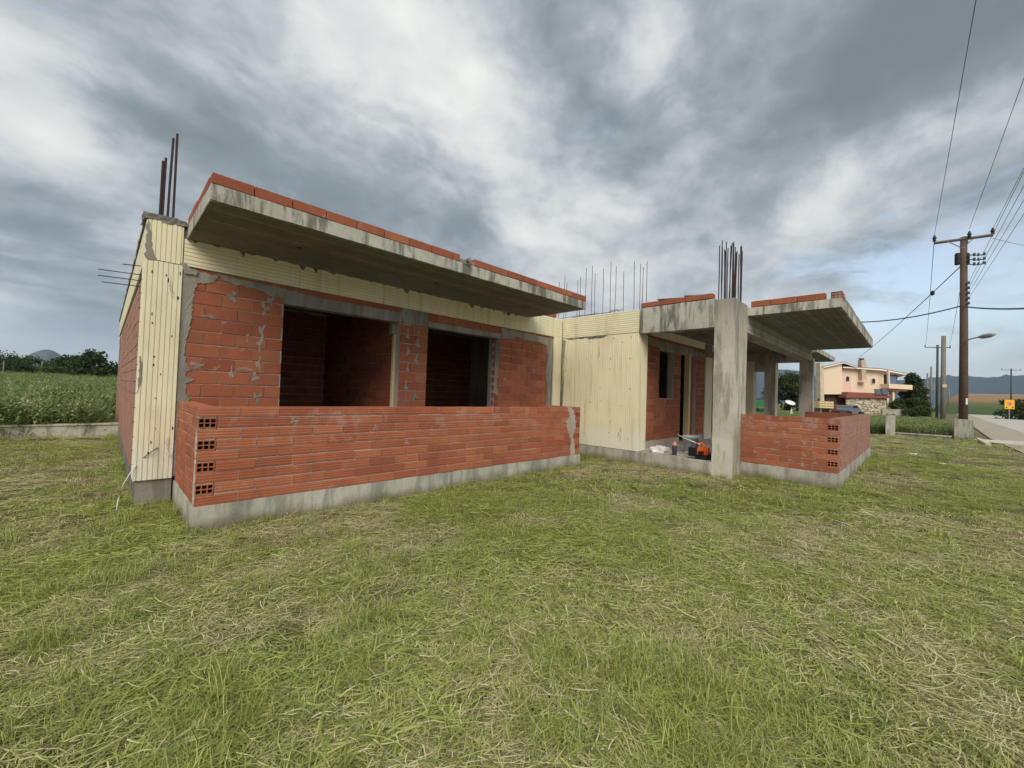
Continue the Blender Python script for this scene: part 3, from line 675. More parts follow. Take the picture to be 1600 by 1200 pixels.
# parapet bricks on the canopies
course('x', SY+.005, SY+.005+BT, 0, 3.02, Z2+.004, Z3-Z2, 0, can1, length=.36); course('x', SY+.005, SY+.005+BT, 3.29, SX2, Z2+.004, Z3-Z2, 0, can1, length=.36)
course('y', 0.004, BT, SY+BT+.01, W, Z2+.004, Z3-Z2, 0, can1, length=.36)
course('x', W+.02, W+.02+BT, 6.5, 7.3, 3.38, .107, 0, house)
course('y', XB+.005, XB+.005+BT, -3.73, YC0-.05, ZS2+.004, .122, .0, can2, length=.42)
holed((XB+.18, -3.88, ZS2+.004+.06), (.35, BT, .11), 'x', can2)
mb = MB(); rough_box(mb, XB+.01, XSE, YS+.004, YS+.13, ZS2-.01, ZS2+.10, 60, 2, 2, .01, 5.); mb.build('parapet_upstand', concM, can2)
course('y', XR+.01, XR+.01+BT, YC1+.05, YA-.02, 3.40, .107, 0, house, length=.52)
mb = MB(); mb.tube([(3.16, SY+.2, 3.43), (3.13, SY-.08, 3.425)], .028, 10); mb.build('drain_pipe', steelM, can1)
mb = MB(); rough_box(mb, 3.03, 3.28, SY+.0, SY+.2, Z2-.01, Z2+.05, 4, 4, 2, .02, 9.); mb.build('mortar_lump', mortM, can1)
for x0, x1, y0, y1, z0, z1 in ((XR+.1, XR+.7, -1.45, -.9, 3.51, 3.53), (XR+.15, XR+.8, -1.9, -1.45, 3.515, 3.54)):
    mb = MB(); mb.prism([(x0, y0, z0), (x1, y0+.05, z0+.05), (x1, y1, z0+.02), (x0, y1-.04, z0+.04)], (0, 0, .02)); mb.build('roof_board', darkM, house)

# porch frame --------------------------------------------------------
def colbox(name, x0, x1, y0, y1, z0, z1, m=soff2):
    mb = MB(); rough_box(mb, x0, x1, y0, y1, z0, z1, max(2, int((x1-x0)*12)), max(2, int((y1-y0)*12)), int((z1-z0)*10)+1, .005, 5.); return mb.build(name, m, house, True)
mb = MB(); rough_box(mb, XR, 7.86, YC0, YC1, -.1, 3.36, 4, 4, 30, .005, 5.); rough_box(mb, 7.93, XC, YC0-.0, YC1-.002, -.1, 3.352, 4, 4, 30, .005, 5.); rough_box(mb, 7.84, 7.95, YC0+.09, YC1-.003, -.1, 3.345, 2, 3, 30, .004, 5.)
mb.build('porch_column', concM, house, True)
colbox('porch_beam', XR, XR+.3, YC1+.001, YA-.004, 2.842, 3.39, fascM)
colbox('porch_beam', XC-.01, 15.36, YC0, YC1-.02, 2.816, ZS1+.002)
colbox('porch_column', 15.35, 15.66, -2.52, -2.16, -.1, 2.9, concM)
grooved('foam_board', (15.665, -2.53, .3), (0, 0, 1), (0, 1, 0), (0, -1, 0), 2.8, .0001+.04, .5, xpsM, house, seed=17) if False else None
colbox('porch_beam', 15.5, EX, -2.16, 3, 2.80, ZS1+.001, concM)
colbox('porch_column', 15.5, EX, -1.45, -1.13, -.1, 2.81, concM)
grooved('foam_board', (15.49, -1.475, .3), (1, 0, 0), (0, 0, 1), (0, -1, 0), .3, 2.5, .05, xpsM, house, thick=.022, seed=18)
part('door_lintel', concM, [(15.52, EX-.02, -1.128, -.83, 2.50, 2.798)])
part('column', xpsM, [(15.4, EX, -.82, -.40, FL, 2.86)])
ZP = 3.14
pw = part('porch_wall', mortL, [(XR+.46, 8.98, -.388, -.2, FL, ZP), (8.98, 9.87, -.388, -.2, FL, 1.449), (8.98, 9.87, -.388, -.2, 2.658, ZP), (9.87, 10.257, -.388, -.2, FL, ZP),
                          (10.257, 11.36, -.388, -.2, 2.678, ZP), (11.36, 15.4, -.388, -.2, FL, ZP)])
for k in range(17):
    z = 2.94-(k+1)*MH; off = [.18, 0][k % 2]
    if z < FL: continue
    segs = [(XR+.5, 11.36)] if z > 2.63 else ([(XR+.5, 10.257)] if z+MH < 1.47 else [(XR+.5, 8.98), (9.87, 10.257)])
    for a_, b_ in segs+[(11.36, 11.95), (12.6, 15.4)]: course('x', -.40, -.27, a_, b_, z, MH, off, pw)
ragged('mortar_patch', ('y', -.40), [(XR+.42, 2.9), (XR+.62, 2.9), (XR+.52, 2.5), (XR+.58, 2.2), (XR+.5, 1.9), (XR+.62, 1.6), (XR+.52, 1.3), (XR+.54, .9), (XR+.5, .3), (XR+.42, .3)], .006, mortM, house, 51)
ragged('mortar_patch', ('y', -.40), [(8.2, 2.9), (9.0, 2.86), (10.2, 2.88), (11.4, 2.84), (12, 2.8), (12, 2.66), (11, 2.70), (9.9, 2.69), (9.0, 2.67), (8.4, 2.72)], .006, mortM, house, 52)
grooved('foam_board', (12.0, -.425, FL), (1, 0, 0), (0, 0, 1), (0, -1, 0), .55, 2.45, .05, xpsM, house, seed=19)
part('column', mortM, [(11.96, 12.59, -.402, -.2, FL, ZP-.01)])
part('door_post', plankM, [(10.93, 11.03, -.36, -.22, FL, 2.67)])
mb = MB(); mb.box(11.05, 11.355, -.30, -.16, FL, 2.675); mb.build('door_jamb', brickM, house)
part('ceiling_beam', xpsM, [(XR+.46, 15.4, -.399, -.15, 2.945, ZP+.003)])

part('added_room_floor', simple('bounce_cutting_floor', (.07, .055, .042), 1., .3, 3), [(C0+.21, 7.40, W+TH+.001, 4.99, FL-.028, FL+.03)])  # dark layer added over the slab to cut light bounced inside
# rooms behind the openings ------------------------------------------
rm = part('inner_wall', mortL, [(2.99, 3.11, W+TH+.001, 5.0, FL, 3.16), (C0+.21, XR-.02, 5.0, 5.15, FL-.03, 3.16), (XR-.12, XR-.015, W+TH+.35, 4.99, FL, 3.16), (C0+.201, C0+.21, W+.36, 4.99, FL, 3.16), (XR+.46, XR+.6, -.19, 5.0, FL, 3.13), (EX-3, EX-2.85, -.19, 5, FL, 3.13), (XR+.6, EX-3, 3.5, 3.65, FL, 3.13)])
for k in range(17):
    z = 3.10-(k+1)*MH
    if z < FL: continue
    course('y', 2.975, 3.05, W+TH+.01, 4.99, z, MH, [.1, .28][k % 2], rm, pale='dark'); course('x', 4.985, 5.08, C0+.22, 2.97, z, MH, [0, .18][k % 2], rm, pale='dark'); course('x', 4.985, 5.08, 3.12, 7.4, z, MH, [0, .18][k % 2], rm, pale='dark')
mb = MB(); mb.box(2.94, 3.0, W+.16, W+.22, FL, 2.42); mb.build('window_plank', plankM, house)
part('jamb_stub', mortM, [(2.90, 3.02, W+.15, W+.26, 2.425, WT)])
part('jamb_stub', mortM, [(5.30, 5.36, W+.17, W+.28, FL, WT)])
mb = MB()
for k in range(15): mb.box(W4-.05+.0, W4-.004, W+.135, W+.165, .35+k*MH, .35+k*MH+MH*.55)
tag(mb.build('toothed_jamb', brickM, house), kind='stuff')

# reinforcing bars ----------------------------------------------------
def bar(p0, p1, r=.008, bend=.0):
    p0, p1 = Vector(p0), Vector(p1); mid = p0.lerp(p1, .5)+Vector((random.uniform(-bend, bend), random.uniform(-bend, bend), 0))
    mb = MB(); mb.tube([p0, mid, p1], r, 5); mb.build('reinforcing_bar', rustM, house)
for x, z, xt in ((-.254, 4.149, -.25), (-.231, 4.198, -.225), (-.183, 4.471, -.165), (-.129+.0, 4.544, -.13)): bar((x, W+.15, 3.35), (xt, W+.15, z), .0135, .004)
for y_, z_, Lx in ((2.2, 2.93, .17), (2.5, 2.87, .39), (2.55, 2.80, .39), (2.6, 2.73, .355)): bar((C0+.02, y_, z_), (C0-Lx, y_+.1, z_+.0), .006)
for y_, z_ in ((1.762, 4.421), (1.607, 4.535), (1.531, 4.353), (1.188, 4.349), (1.109, 4.417), (.948, 4.614), (.754, 4.635), (.662, 4.442), (.433, 4.503), (.23, 4.627), (.116, 4.492), (-.111, 4.332), (-.378, 4.506), (-.518, 4.429), (-.574, 4.34), (-.674, 4.44)):
    bar((XR+.15, y_, 3.3), (XR+.15, y_+random.uniform(-.02, .02), z_), .0062, .008)
for y_, z_ in ((-2.194, 4.549), (-2.236, 4.371), (-2.278, 4.495), (-2.35, 4.487), (-2.37, 4.464), (-2.41, 4.463), (-2.44, 4.303)):
    bar((XR+.2+random.uniform(-.06, .06), y_, 3.3), (XR+.2+random.uniform(-.06, .06), y_, z_), .0095, .006)
for y_, z_ in ((-2.26, 4.21), (-2.30, 4.306), (-2.38, 4.309), (-2.41, 4.3), (-2.40, 4.224)):
    bar((8.12+random.uniform(-.05, .12), y_, 3.3), (8.15+random.uniform(-.05, .1), y_, z_+.22), .0095, .006)
for k in range(8):
    bar((XR+.12+k*.05, YC1-.02-k*.035, 3.3), (XR+.12+k*.05, YC1-.02-k*.035, random.uniform(4.25, 4.55)), .010, .005)
for y_ in (.2, .5, .9, 1.3):   # loose horizontal bars and ties on top of the yellow wall
    bar((XR+.1, y_-.35, 3.42+random.uniform(0, .03)), (XR+.12, y_+.4, 3.41+random.uniform(0, .03)), .006, .01)
mb = MB(); mb.tube([(XR+.1, .22, 3.38), (XR+.1, .2, 3.45), (XR+.1, .0, 3.46), (XR+.1, -.05, 3.37)], .006, 5); mb.build('bent_tie', rustM, house)
for i in range(14):
    z_ = .45+i*.17; y_ = W+.06+random.uniform(0, .15); bar((C0-.0, y_, z_), (C0-random.uniform(.012, .03), y_+.05, z_+random.uniform(-.01, .01)), .0035)

# ------------------------------------------------------------------ place the bricks: the 300 that show largest one by one, the rest joined
def bsize(b_):
    q = pix(b_[0])
    if q is None or not (-60 < q[0] < 1660 and -60 < q[1] < 1260): return 0
    d = b_[1]; v = (Vector(b_[0])-CAMP).normalized()
    k = (abs(v.x)*d[1]*d[2]+abs(v.y)*d[0]*d[2]+abs(v.z)*d[0]*d[1])
    par = b_[4]
    if par is rm or (par is swall): k *= .02
    if par is fwall and b_[0][2] < 1.05: k *= .01
    return k*(FPX/q[2])**2
order = sorted(range(len(BR)), key=lambda i: -bsize(BR[i])); indiv = set(order[:300]); cache = {}
JM = MB(); JR = []
for i, (c, d, kind, along, par, pale) in enumerate(BR):
    rot = Matrix.Rotation(random.gauss(0, .0035), 4, 'Z') @ Matrix.Rotation(random.gauss(0, .003), 4, 'Y' if along == 'x' else 'X')
    jit = Vector((random.gauss(0, .001), random.gauss(0, .001), random.gauss(0, .0012)))
    if i in indiv:
        key = (tuple(round(q, 2) for q in d[:2]), round(d[2], 3), kind, pale)
        if key not in cache:
            dd = tuple(d); cache[key] = brick_mesh(dd, kind).mesh('brick', BMAT[pale])
            import bmesh
            bm = bmesh.new(); bm.from_mesh(cache[key]); bmesh.ops.recalc_face_normals(bm, faces=bm.faces); bm.to_mesh(cache[key]); bm.free()
        o = link('brick', cache[key], par, Vector(c)+jit); o.rotation_euler = rot.to_euler()
    else:
        m_ = brick_mesh(d, kind) if kind != 'solid' else MB().box(-d[0]/2, d[0]/2, -d[1]/2, d[1]/2, -d[2]/2, d[2]/2)
        M_ = Matrix.Translation(Vector(c)+jit) @ rot
        JM.add([M_ @ Vector(v) for v in m_.v], m_.f, BIDX[pale]); JR += [random.random()]*len(m_.v)
jo = JM.build('brick_courses', [brickM, brickP, brickS, brickShade, brickW], house); tag(jo, kind='stuff')
at = jo.data.attributes.new('rnd', 'FLOAT', 'POINT'); at.data.foreach_set('value', JR)

# cable hanging from the column's foot
mb = MB(); mb.tube([(C0+.02, W-.03, .47), (C0-.03, W-.05, .38), (C0-.08, W-.12, .28), (C0-.12, W-.2, .12), (C0-.13, W-.24, .0)], .005, 5); mb.build('loose_cable', whiteM, house, True)
mb = MB(); mb.tube([(C0+.08, fo-.01, .55), (C0+.15, fo-.03, .62), (C0+.20, fo-.005, .66)], .005, 5); mb.build('bent_tie', rustM, house)

# ------------------------------------------------------------------ 3: things on the porch
b = empty('plastic_bag', (7.98, -.95, FL), 'crumpled white plastic bag lying on the porch floor by the yellow wall', 'bag')
mb = MB(); rough_box(mb, 7.8, 8.12, -1.08, -.80, FL, FL+.10, 8, 8, 3, .05, 9.); mb.build('bag_body', bagM, b, True)
b = empty('paint_can', (7.78, -1.33, FL), 'small dark can with a pink lid standing on the porch floor', 'can')
mb = MB(); mb.lathe([(.045, 0), (.048, .01), (.048, .19), (.044, .2)], (7.78, -1.33, FL), 14); mb.build('can_body', canM, b, True)
mb = MB(); mb.lathe([(.049, .2), (.049, .235), (.03, .245), (.03, .28)], (7.78, -1.33, FL), 14); mb.build('lid', pinkM, b)
b = empty('plastic_bucket', (8.5, -1.38, FL), 'translucent bucket with blue print on the porch beside the door', 'bucket')
mb = MB(); mb.lathe([(.13, 0), (.135, .01), (.16, .33), (.172, .335), (.172, .37), (.16, .37), (.15, .05)], (8.5, -1.38, FL), 20); mb.build('bucket_body', clearM, b, True)
mb = MB()
for a0 in (200, 235): mb.prism([(8.5+.152*math.cos(R(a0+t_)), -1.38+.152*math.sin(R(a0+t_)), FL+h) for t_, h in ((0, .08), (18, .08), (22, .24), (4, .24))], (-.002, -.002, 0))
mb.build('printed_label', blueM, b)
mb = MB(); mb.tube([(8.34, -1.38, FL+.34), (8.42, -1.48, FL+.24), (8.55, -1.53, FL+.25), (8.66, -1.42, FL+.34)], .005, 5); mb.build('handle', whiteM, b, True)
b = empty('brush_cutter', (7.72, -1.96, FL), 'orange and black motor tool with a white shaft leaning by the grey porch column', 'power tool')
mb = MB(); rough_box(mb, 7.64, 7.83, -2.01, -1.85, FL+.09, FL+.24, 4, 4, 3, .015, 8.); mb.build('engine_cover', orangeM, b, True)
mb = MB(); mb.box(7.60, 7.88, -2.04, -1.82, FL, FL+.085); mb.box(7.56, 7.62, -1.84, -1.70, FL+.05, FL+.22); mb.build('fuel_tank', blackM, b)
mb = MB(); mb.tube([(7.6, -2.04, FL+.1), (7.56, -2.05, FL+.25), (7.6, -1.95, FL+.33), (7.62, -1.82, FL+.31), (7.6, -1.76, FL+.12)], .012, 6); mb.build('handle', orangeM, b, True)
mb = MB(); mb.tube([(7.75, -1.85, FL+.28), (7.95, -1.5, FL+.34), (8.15, -1.22, FL+.40)], .011, 6); mb.build('shaft', whiteM, b, True)
mb = MB(); mb.lathe([(.04, 0), (.05, .02), (.05, .05), (.03, .06)], (7.60, -1.93, FL+.11), 10); mb.build('starter', blackM, b)
b = empty('tool_case', (8.5, -2.02, FL), 'black plastic tool case half hidden behind the grey porch column', 'case')
mb = MB(); rough_box(mb, 8.35, 8.85, -2.1, -1.86, FL, FL+.27, 5, 4, 4, .008, 5.); mb.build('case_body', blackM, b)
mb = MB(); mb.tube([(8.5, -1.98, FL+.27), (8.5, -1.98, FL+.32), (8.7, -1.98, FL+.32), (8.7, -1.98, FL+.27)], .012, 6); mb.build('handle', blackM, b)
mb = MB(); rough_box(mb, 16.25, 16.5, -4.9, -4.75, .05, .06, 4, 3, 1, .02, 9.); tag(mb.build('paper_scrap', paperM), 'white scrap of paper lying on the mown grass near the veranda', 'litter')
mb = MB(); rough_box(mb, 14.2, 14.33, -5.4, -5.3, .05, .06, 4, 3, 1, .02, 9.); tag(mb.build('paper_scrap', paperM), 'smaller white scrap on the grass, the one nearer the camera', 'litter')

# ------------------------------------------------------------------ 4: boundary walls and posts
def bwall(name, boxes, label, m=plinM, cap=None):
    x0, x1, y0, y1, z0, z1 = boxes
    e = empty(name, ((x0+x1)/2, (y0+y1)/2, 0), label, 'wall')
    mb = MB(); rough_box(mb, *boxes, max(2, int((x1-x0)*3)), max(2, int((y1-y0)*3)), 2, .01, 2.); mb.build('wall_body', m, e, True)
    if cap: mb = MB(); mb.box(x0-.02, x1+.02, y0-.03, y1+.03, z1+.003, z1+.04); mb.build('coping', concM, e)
    return e
bwall('boundary_wall', (-14, 7, 9.65, 9.85, -.2, .30), 'long low stained concrete boundary wall in front of the tall weeds', concM, True)
bwall('boundary_wall', (27.0, 27.2, -6.0, -4.05, -.2, .12), 'short low kerb wall between the square post and the block under the timber pole', darkM, True)
bwall('boundary_wall', (60, 62, 0, 18, -.2, .9), 'low pale stone wall in front of the cream house garden', plinM, True) if False else None
mb = MB(); rough_box(mb, 26.8, 27.15, -4.12, -3.78, -.2, 1.05, 3, 3, 8, .012, 3.); rough_box(mb, 26.76, 27.19, -4.16, -3.74, 1.05, 1.12, 3, 3, 1, .01, 3.)
tag(mb.build('gate_post', concM, smooth=True), 'square grey concrete gate post standing alone in the grass', 'post')

# ------------------------------------------------------------------ 5: poles and wires
def sag(p0, p1, s, n=14):
    p0, p1 = Vector(p0), Vector(p1); return [p0.lerp(p1, i/n)-Vector((0, 0, s*4*(i/n)*(1-i/n))) for i in range(n+1)]
def P(u_, v_, D_): return CAMP+(fw+cr*((u_-800)/FPX)+cu*((600-v_)/FPX))*D_
pole = empty('timber_pole', (27.57, -6.4, 0), 'tall brown timber power pole set in a pale concrete block, with crossarm and street light', 'power pole')
mb = MB(); rough_box(mb, 27.27, 27.87, -6.70, -6.10, -.2, .95, 4, 4, 6, .012, 3.); mb.build('concrete_foot', plinM, pole, True)
mb = MB(); mb.tube([(27.57, -6.4, .9), (27.45, -6.39, 5), (27.3, -6.35, 9.42)], [.155, .14, .115], 12); mb.build('shaft', woodP, pole, True)
A0, A1 = P(1459, 380, 19.6), P(1552, 367, 18.2)
mb = MB(); mb.tube([A0, A1], .07, 4); mb.build('crossarm', woodG, pole)
for q in (1480, 1524):
    mb = MB(); mb.tube([P(q, 377 if q < 1500 else 370, 18.85), P(1504, 388, 18.85)], .02, 5); mb.build('brace', steelM, pole)
for (q0, q1, dd) in ((1460, 378, 19.5), (1514.5, 372, 18.7), (1551, 367, 18.25)):
    p_ = P(q0, q1, dd); mb = MB(); mb.lathe([(.02, 0), (.07, .05), (.05, .12), (.08, .16), (.05, .24), (.03, .32)], p_, 8); mb.build('insulator', blackM, pole)
for dx_ in (-.32, .26):
    p_ = P(1504+dx_*25, 414, 18.85); mb = MB(); mb.lathe([(.07, 0), (.10, .03), (.10, .5), (.07, .55)], p_, 10); mb.build('fuse_box', blackM, pole)
for k in range(3):
    a_ = P(1512, 398+k*7.5, 18.7); b_ = P(1538, 398+k*7, 18.5); mb = MB(); mb.tube([a_, a_.lerp(b_, .5)-Vector((0, 0, .03)), b_], .025, 5)
    mb.lathe([(.05, -.06), (.05, .07)], a_.lerp(b_, .4), 6); mb.lathe([(.04, -.06), (.04, .07)], a_.lerp(b_, .65), 6); mb.lathe([(.05, -.02), (.05, .1)], b_, 6); mb.build('insulator_arm', steelD, pole)
for k in range(5):
    a_ = P(1508, 444+k*8, 18.8); b_ = P(1513.5, 442+k*8, 18.7); mb = MB(); mb.tube([a_, b_], .015, 5); mb.lathe([(.04, -.05), (.05, 0), (.03, .07)], b_, 7); mb.build('insulator', steelD, pole)
mb = MB(); mb.tube([P(1508, 541, 18.8), P(1509, 533, 18.75), P(1515, 530, 18.6), P(1530, 526.5, 18.2)], .03, 7); mb.build('lamp_arm', steelM, pole, True)
lh = MB(); a_, b_ = P(1529, 527, 18.2), P(1556, 522.5, 17.6); dv = (b_-a_)
lh.tube([a_, a_+dv*.25, a_+dv*.7, b_], [.04, .10, .10, .03], 8); lh.build('lamp_head', steelM, pole, True)
mb = MB(); p_ = P(1510, 632, 18.6); mb.box(p_.x-.05, p_.x+.05, p_.y-.04, p_.y+.02, p_.z, p_.z+.28); mb.build('number_plate', paperM, pole)
def plainpole(name, px_, py_top, D_, r_, m, label, arm=0, group=None):
    t_ = P(px_, py_top, D_); e = empty(name, (t_.x, t_.y, 0), label, 'power pole', group)
    mb = MB(); mb.tube([(t_.x, t_.y, -.2), (t_.x, t_.y, t_.z)], [r_*1.25, r_], 10); mb.build('shaft', m, e, True)
    if arm:
        mb = MB(); mb.tube([(t_.x-arm*.7, t_.y+arm*.7, t_.z-.35), (t_.x+arm*.7, t_.y-arm*.7, t_.z-.3)], .05, 4); mb.build('crossarm', steelD, e)
        for s in (-1, 0, 1):
            mb = MB(); mb.lathe([(.04, 0), (.07, .1), (.03, .3)], (t_.x+s*arm*.68, t_.y-s*arm*.68, t_.z-.3), 6); mb.build('insulator', blackM, e)
    return t_
T1 = plainpole('concrete_pole', 1474.5, 525, 37, .155, woodG, 'thick pale grey concrete pole with a pale plate, just left of the tall timber pole')
mb = MB(); q = P(1475, 603, 36.8); mb.box(q.x-.13, q.x+.13, q.y-.17, q.y+.1, q.z-.14, q.z+.14); mb.build('plate', plankM, bpy.data.objects['concrete_pole'])
T2 = plainpole('timber_pole', 1465, 539, 53, .11, steelD, 'darker slim pole with a crossarm close behind the pale concrete pole', 1.7)
T3 = plainpole('timber_pole', 1449, 583, 75, .12, woodG, 'far grey pole rising in front of the tree right of the cream house')
T4 = plainpole('timber_pole', 1455, 573, 82, .13, woodG, 'far grey pole with a small transformer, right of its twin by the dark tree')
mb = MB(); q = P(1457, 605, 82); mb.box(q.x-.4, q.x+.4, q.y-.4, q.y+.4, q.z-.6, q.z+.8); mb.build('transformer', steelM, bpy.data.objects['timber_pole.002'])
T5 = plainpole('timber_pole', 1483, 606, 160, .22, woodG, 'tiny distant pole beside the far end of the road')
T6 = plainpole('timber_pole', 1580, 576, 95, .12, steelD, 'thin distant pole with a wide crossarm behind the yellow sign', 2.3)
for n_, px_, D_ in ((0, 6, 95), (1, 66, 95)):
    plainpole('thin_post', px_, 564, D_, .10, woodG, ('thin pale post at the left edge of the weed field', 'thin pale post in front of the dark hedge trees, right of the other')[n_], 0)
def wire(name, pts, r_, label):
    mb = MB(); mb.tube(pts, r_, 4, cap=False); return tag(mb.build(name, wireM), label, 'wire')
def through(pa, pb, s, ext=1.6):
    a_, b_ = Vector(pa), Vector(pb); return sag(a_, a_+(b_-a_)*ext, s)
wire('power_line', through(P(1460, 367, 19.5), P(1525, 0, 8), .0, 2.2), .007, 'overhead wire from the left end of the timber crossarm, steepest across the sky')
wire('power_line', through(P(1514.5, 358, 18.7), P(1600, 122, 10), .0, 2.2), .007, 'overhead wire from the middle insulator of the crossarm to the right edge')
wire('power_line', through(P(1551, 358, 18.25), P(1600, 262, 12.5), .0, 2.2), .007, 'overhead wire from the right tip of the crossarm')
for k in range(4):
    wire('service_line', through(P(1513.5, 442+k*8, 18.7), P(1600, 268+k*22, 11.5), 0, 2.2), .0065, ['topmost', 'second', 'third', 'lowest'][k]+' of the four thin lines fanning out to the upper right below the crossarm')
wire('power_line', sag(P(1460, 372, 19.5), (T2.x-1.1, T2.y+1.1, T2.z), .5), .012, 'thin wire from the crossarm left end down to the farther crossarm')
wire('power_line', sag(P(1514, 366, 18.7), (T2.x+1.1, T2.y-1.1, T2.z), .5), .012, 'thin wire from the middle of the crossarm down to the farther crossarm right end')
wire('telephone_cable', sag(P(1502, 478, 18.9), P(1320, 503, 26), .25)+sag(P(1320, 503, 26), P(1200, 520, 34), .2)[1:], .03, 'thick black cable running level from the pole to the left above the cream house')
wire('telephone_cable', sag(P(1506, 479, 18.8), P(1660, 478, 12), .1), .03, 'thick black cable running level from the pole to the right edge')
wire('stay_wire', sag(P(1502, 415, 18.9), P(1340, 560, 52), .2), .025, 'dark slanting service wire from the fuse boxes down to the cream house')
mb = MB(); mb.lathe([(.03, -.14), (.09, -.05), (.09, .05), (.03, .14)], P(1457, 458, 22.5), 8); tag(mb.build('line_clamp', blackM), 'black clamp on the slanting service wire left of the pole', 'clamp')
wire('power_line', sag(P(1550, 372, 18.3), P(1660, 392, 30), .1), .01, 'thin wire running right from the crossarm tip towards the frame edge')

# yellow board by the road
q = P(1577, 632, 60); e = empty('road_sign', (q.x, q.y, 0), 'square yellow roadside notice board with a red mark and grey leg', 'sign')
def facing(q, w_, h_, t_, m, name, par, off=0, dz_=0, du=0):
    rv = Vector((cr.x, cr.y, 0)).normalized(); nv = Vector((-fw.x, -fw.y, 0)).normalized(); c = q+nv*off+rv*du+Vector((0, 0, dz_))
    mb = MB(); pts = [c-rv*w_/2-Vector((0, 0, h_/2)), c+rv*w_/2-Vector((0, 0, h_/2)), c+rv*w_/2+Vector((0, 0, h_/2)), c-rv*w_/2+Vector((0, 0, h_/2))]
    mb.prism(pts, nv*t_); return mb.build(name, m, par)
facing(q, 1.45, 1.35, .05, yellM, 'board', e); facing(q, .75, .5, .01, pinkM, 'panel', e, .052, .1); facing(q, .3, .3, .008, signR, 'mark', e, .065, .1)
for s in (-.45, .45): facing(q, .22, .16, .01, blackM, 'mark', e, .052, -.45, s)
mb = MB(); mb.tube([(q.x, q.y, 0), (q.x, q.y, q.z-.6)], .07, 8); mb.build('leg', steelM, e)

# ------------------------------------------------------------------ 6: cream house and yard things
hs_ = empty('cream_house', P(1345, 636, 64).xyz*1, 'two storey cream and peach house with stone ground floor, chimney and balcony', 'house'); hs_.location.z = 0
HD = 64.
rv = Vector((cr.x, cr.y, 0)).normalized(); nv = Vector((-fw.x, -fw.y, 0)).normalized(); s_ = HD/FPX
HO = P(1313, 641, HD); HO.z = 0
def hpt(u_, v_, back=0.):   # point of the facade plane at a pixel of the photograph, pushed back from it
    q = P(u_, v_, HD); return q-nv*back
_e = P(1277, 620, HD)-CAMP; _e.z = 0; HE = _e.normalized()
def hprism(name, pts, d0, d1, m, par=hs_):
    """outline on the facade (u along rv metres from HO, z metres), extruded from d0 to d1 metres behind the facade plane"""
    mb = MB(); P3 = [HO+rv*a_+Vector((0, 0, z_))-nv*d0 for a_, z_ in pts]; mb.prism(P3, (HE if d1-d0 > 3 else -nv)*(d1-d0)); return mb.build(name, m, par)
def uz(px_, py_): q = P(px_, py_, HD)-HO; return (q.dot(rv), q.z)
hprism('wall', [uz(1312, 613), uz(1402, 615), uz(1402, 579), uz(1312, 572)], 0, 8, cremM)
hprism('wall', [uz(1312, 613), uz(1330, 613.5), uz(1330, 574), uz(1312, 572)], -.08, .0, peachM)
hprism('wall', [uz(1279, 616), uz(1311.8, 616), uz(1311.8, 568), uz(1279, 574)], -.6, 8, cremM)
hprism('wall', [uz(1281, 650), uz(1375, 650), uz(1375, 614), uz(1281, 616)], .5, 8, simple('brown_wall', (.20, .11, .07), .9))
stn = hprism('stone_wall', [uz(1313, 650), uz(1374, 650), uz(1373, 621), uz(1313, 621)], -1.2, -1.0, mortL)
mb = MB(); rr = random.Random(3)
for i in range(420):
    u_ = rr.uniform(1313.5, 1373); v_ = rr.uniform(622, 645); a_, z_ = uz(u_, v_); c = HO+rv*a_+Vector((0, 0, z_))+nv*1.2; k = rr.uniform(.10, .22)
    pts = [c+rv*k*math.cos(t_)*rr.uniform(.8, 1.3)+Vector((0, 0, k*.7*math.sin(t_))) for t_ in np.linspace(0, 2*math.pi, 7)[:-1]]
    mb.prism(pts, nv*rr.uniform(.04, .10), rr.randint(0, 1))
tag(mb.build('stones', [simple('field_stone', (.62, .55, .42), .9, .3, 2), simple('field_stone_dark', (.30, .25, .19), .9, .3, 2)], stn), kind='stuff')
hprism('porch_roof', [uz(1309, 621), uz(1376, 622), uz(1376, 619.5), uz(1370, 615), uz(1311, 612.5)], -1.7, .0, tileM)
for sidx in (0, 1):
    u0_ = 1350+sidx*11
    pn = hprism('solar_panel', [uz(u0_+2, 616.5), uz(u0_+11, 616.5), uz(u0_+8.5, 608), uz(u0_, 608)], -1.9, -1.8, solarM)
# roofs
hprism('roof', [uz(1277, 574.5), uz(1312, 566.5), uz(1332, 573.5), uz(1332, 575), uz(1312, 568.2), uz(1277, 576.2)], -1.0, 8.4, trimW)
hprism('roof', [uz(1312, 573.3), uz(1372, 577), uz(1410, 584.3), uz(1410, 586), uz(1372, 579.3), uz(1312, 575)], -.8, 8.4, trimW)
hprism('roof_tiles', [uz(1277, 573.6), uz(1312, 565.6), uz(1333, 573), uz(1332.6, 573.4), uz(1312, 566.4), uz(1277, 574.4)], -1.02, 8.4, tileM)
hprism('roof_tiles', [uz(1312, 572.5), uz(1372, 576), uz(1410, 583.4), uz(1410, 584.2), uz(1372, 576.9), uz(1312, 573.2)], -.82, 8.4, tileM)
ch = hprism('chimney', [uz(1342, 594), uz(1349, 594), uz(1348.6, 563), uz(1341.5, 563)], -.7, -.01, simple('chimney_stone', (.50, .41, .30), .9, .3, 1.5))
hprism('chimney_foot', [uz(1340, 597.5), uz(1350, 597.5), uz(1349, 593.8), uz(1342, 593.8)], -.9, -.01, peachM, ch); hprism('chimney_cap', [uz(1342.5, 563.2), uz(1347.5, 563.2), uz(1347.5, 560), uz(1342.5, 560)], -.5, -.1, steelD, ch)
